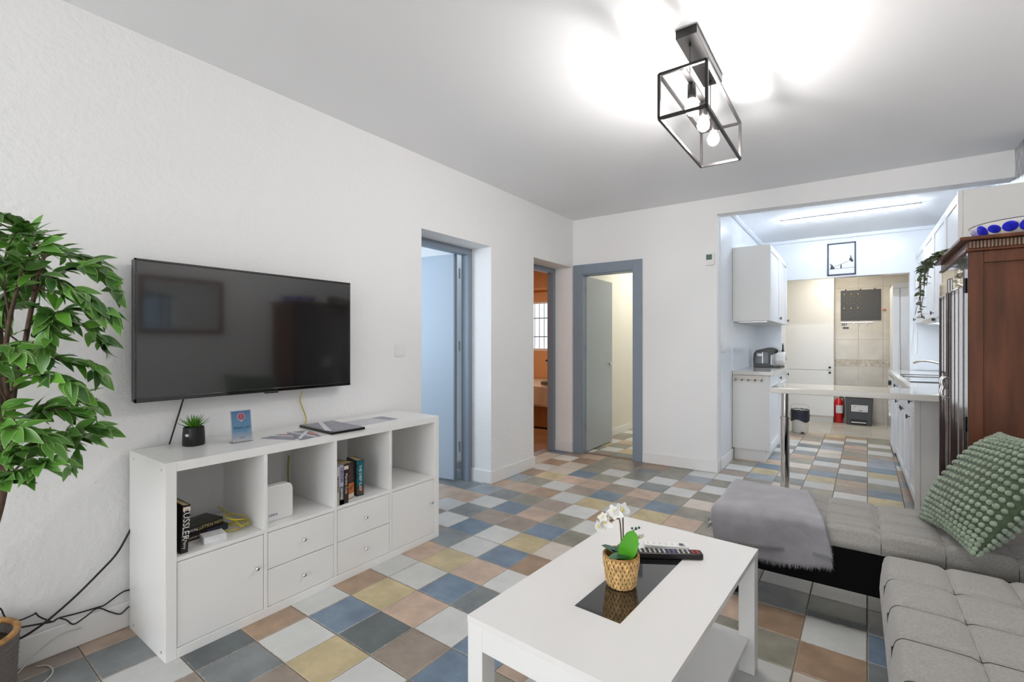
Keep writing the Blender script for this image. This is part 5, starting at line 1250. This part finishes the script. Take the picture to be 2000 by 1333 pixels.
for off, px in (((.012, 0), [(-45, 1130, 1.60), (-6, 1010, 1.59), (8, 940, 1.58), (20, 850, 1.58), (28, 760, 1.57), (45, 690, 1.56), (62, 600, 1.56), (80, 520, 1.57), (95, 480, 1.58)]),
                ((-.014, .01), [(-50, 1110, 1.62), (-14, 1000, 1.63), (2, 930, 1.63), (6, 830, 1.62), (4, 740, 1.62), (0, 640, 1.63), (-20, 540, 1.64), (-35, 450, 1.66)]),
                ((.0, -.014), [(-40, 1120, 1.56), (-2, 1000, 1.55), (14, 920, 1.54), (26, 860, 1.53), (16, 790, 1.52), (10, 700, 1.50), (20, 620, 1.49), (35, 560, 1.47)])):
    trunks.append(br_([base+Vector((off[0], off[1], 0))]+[fd(*p_) for p_ in px], .012, .005))
BR = [  # pixel polylines with depth
 [(62, 600, 1.56), (90, 555, 1.57), (130, 525, 1.60), (180, 520, 1.64), (222, 535, 1.68), (240, 560, 1.70)],
 [(80, 520, 1.57), (100, 500, 1.60), (140, 495, 1.66), (185, 505, 1.72), (215, 520, 1.76)],
 [(35, 560, 1.47), (80, 535, 1.46), (130, 555, 1.48), (175, 575, 1.50), (215, 600, 1.54), (235, 615, 1.56)],
 [(70, 560, 1.56), (110, 570, 1.58), (150, 572, 1.60), (180, 592, 1.62), (200, 610, 1.64)],
 [(45, 690, 1.56), (60, 640, 1.56), (90, 625, 1.58), (130, 630, 1.60), (175, 636, 1.63), (205, 655, 1.66), (218, 672, 1.68)],
 [(30, 740, 1.57), (50, 690, 1.53), (85, 655, 1.50), (110, 615, 1.50), (140, 605, 1.52)],
 [(28, 760, 1.57), (60, 715, 1.56), (110, 700, 1.58), (150, 705, 1.62), (190, 712, 1.65), (208, 728, 1.67)],
 [(10, 780, 1.54), (60, 735, 1.50), (100, 735, 1.50), (140, 745, 1.50), (165, 760, 1.52)],
 [(20, 850, 1.58), (60, 812, 1.58), (95, 790, 1.60), (130, 785, 1.63), (165, 775, 1.66), (195, 785, 1.68)],
 [(26, 860, 1.53), (70, 815, 1.52), (110, 800, 1.52), (150, 800, 1.55), (180, 808, 1.58)],
 [(14, 920, 1.54), (50, 880, 1.52), (100, 858, 1.52), (150, 840, 1.55), (195, 832, 1.60), (218, 836, 1.62)],
 [(8, 940, 1.58), (60, 895, 1.60), (110, 870, 1.62), (150, 858, 1.64), (180, 852, 1.66)],
 [(8, 900, 1.54), (40, 860, 1.48), (75, 850, 1.44), (100, 865, 1.42)],
 [(14, 930, 1.55), (35, 920, 1.50), (60, 915, 1.46), (85, 905, 1.44), (105, 900, 1.44)],
 [(130, 862, 1.62), (146, 872, 1.62), (150, 885, 1.62), (148, 900, 1.62), (140, 910, 1.62)],
 [(6, 830, 1.62), (25, 760, 1.66), (40, 710, 1.70), (60, 690, 1.74)],
 [(0, 640, 1.63), (30, 590, 1.60), (45, 530, 1.58), (55, 480, 1.57), (70, 455, 1.57)],
 [(20, 620, 1.49), (10, 560, 1.46), (12, 500, 1.44), (30, 460, 1.44), (45, 450, 1.44)],
 [(35, 560, 1.47), (50, 520, 1.42), (70, 490, 1.40), (90, 475, 1.40)],
 [(-35, 450, 1.66), (-5, 500, 1.62), (20, 540, 1.58), (10, 600, 1.54)],
 [(0, 640, 1.63), (-25, 600, 1.56), (-20, 550, 1.5), (5, 530, 1.46)],
 [(16, 790, 1.52), (-5, 740, 1.46), (0, 700, 1.42), (20, 680, 1.40), (40, 690, 1.38)],
 [(16, 790, 1.52), (0, 800, 1.44), (10, 830, 1.40), (40, 840, 1.36)],
 [(6, 830, 1.62), (-25, 870, 1.5), (-20, 930, 1.45), (5, 940, 1.42), (30, 925, 1.40)],
 [(20, 850, 1.56), (5, 870, 1.5), (20, 890, 1.46), (50, 880, 1.42)],
 [(60, 600, 1.56), (85, 600, 1.5), (105, 640, 1.48), (95, 680, 1.47)],
]
lms = [leafmesh('leaf', .074, .034, 6, .22, c_, m=M['leaf'], shape=lambda t: (sin(pi*min(.985, max(.03, t**.72))))**.85) for c_ in (.12, .28, .42)]
lcount = 0; extra = MB(); lay_ = extra.b.verts.layers.float.new('rim')
def extra_leaf(T):
    me_ = lms[random.randrange(3)]; vs = [extra.b.verts.new(T @ v.co) for v in me_.vertices]; at_ = me_.attributes['rim'].data
    for k, v in enumerate(vs): v[lay_] = at_[k].value
    for p_ in me_.polygons: extra.b.faces.new([vs[k] for k in p_.vertices])
for bi, pl_ in enumerate(BR):
    pl_ = [(u_*.93 if bi != 14 else u_, v_, d_) for u_, v_, d_ in pl_]
    P = br_([fd(*p_) for p_ in pl_], .0035, .0014, 'branch')
    n0 = 5 if bi != 14 else 8
    for i in range(n0, len(P)):
        steps = 1
        for s in range(steps):
            q = P[i]; d = (P[min(i+1, len(P)-1)]-P[i-1]).normalized(); side = 1 if (i+s) % 2 else -1
            if bi == 14 and i % 3: continue
            sv = d.cross(up_).normalized()*side
            dirv = (d*random.uniform(.1, .95)+sv*random.uniform(.1, .95)+up_*random.uniform(-.55, .35)+rt*random.uniform(-.3, .3)).normalized()
            if i >= len(P)-2: dirv = (d+up_*random.uniform(-.5, 0)+sv*.25).normalized()
            zn = (up_*random.uniform(.55, 1)+Vector((random.uniform(-.5, .5), random.uniform(-.5, .5), 0))-fw*random.uniform(.05, .75)).normalized()
            yv = zn.cross(dirv).normalized(); zn = dirv.cross(yv)
            sc = random.uniform(.72, 1.12)
            T = axes(q, dirv, yv, zn) @ Matrix.Scale(sc, 4)
            wx = (T @ Vector((.074, 0, 0))).x+B0.x
            if wx < XL+.02: dirv.x = abs(dirv.x)*.3; dirv.normalize(); yv = zn.cross(dirv).normalized(); zn = dirv.cross(yv); T = axes(q, dirv, yv, zn) @ Matrix.Scale(sc, 4)
            if lcount < 300:
                o_ = bpy.data.objects.new('leaf', random.choice(lms)); C.objects.link(o_); o_.parent = fc; o_.matrix_local = T; lcount += 1
            else: extra_leaf(T)
            # companion leaf (fills depth)
            if random.random() < .5:
                d2 = (d*random.uniform(.1, .8)-sv*random.uniform(.1, .8)+up_*random.uniform(-.3, .3)).normalized(); y2 = zn.cross(d2).normalized(); z2 = d2.cross(y2)
                T2 = axes(q, d2, y2, z2) @ Matrix.Scale(sc*.9, 4)
                if (T2 @ Vector((.074, 0, 0))).x+B0.x > XL+.01:
                    if lcount < 300: o_ = bpy.data.objects.new('leaf', random.choice(lms)); C.objects.link(o_); o_.parent = fc; o_.matrix_local = T2; lcount += 1
                    else: extra_leaf(T2)
# branches on the side outside the picture
for k in range(22):
    tr = random.choice(trunks); i = random.randrange(14, len(tr)); p0 = tr[i]; an = YAW+random.uniform(pi*.62, pi*1.45)
    dirh = Vector((cos(an), sin(an), 0)); L_ = random.uniform(.2, .42)
    if (p0+dirh*L_).x+B0.x < XL+.1: dirh.x = abs(dirh.x)*.2; dirh.normalize()
    P = catmull([p0, p0+dirh*L_*.35+up_*.07, p0+dirh*L_*.7+up_*.09, p0+dirh*L_+up_*.03], 5); MB().tube(P, .003, 6, .0014).build('branch', M['bark'], fc, smooth=180)
    for i in range(4, len(P)):
        for s in (-1, 1):
            d = (P[min(i+1, len(P)-1)]-P[i-1]).normalized(); sv = d.cross(up_).normalized()*s; dirv = (d*.6+sv*random.uniform(.3, .8)+up_*random.uniform(-.4, .2)).normalized()
            zn = (up_+Vector((random.uniform(-.5, .5), random.uniform(-.5, .5), 0))).normalized(); yv = zn.cross(dirv).normalized(); zn = dirv.cross(yv)
            T = axes(P[i], dirv, yv, zn)
            if (T @ Vector((.074, 0, 0))).x+B0.x > XL+.01: extra_leaf(T)
stuff(extra.build('far_leaves', M['leaf'], fc, smooth=180, fix=False))
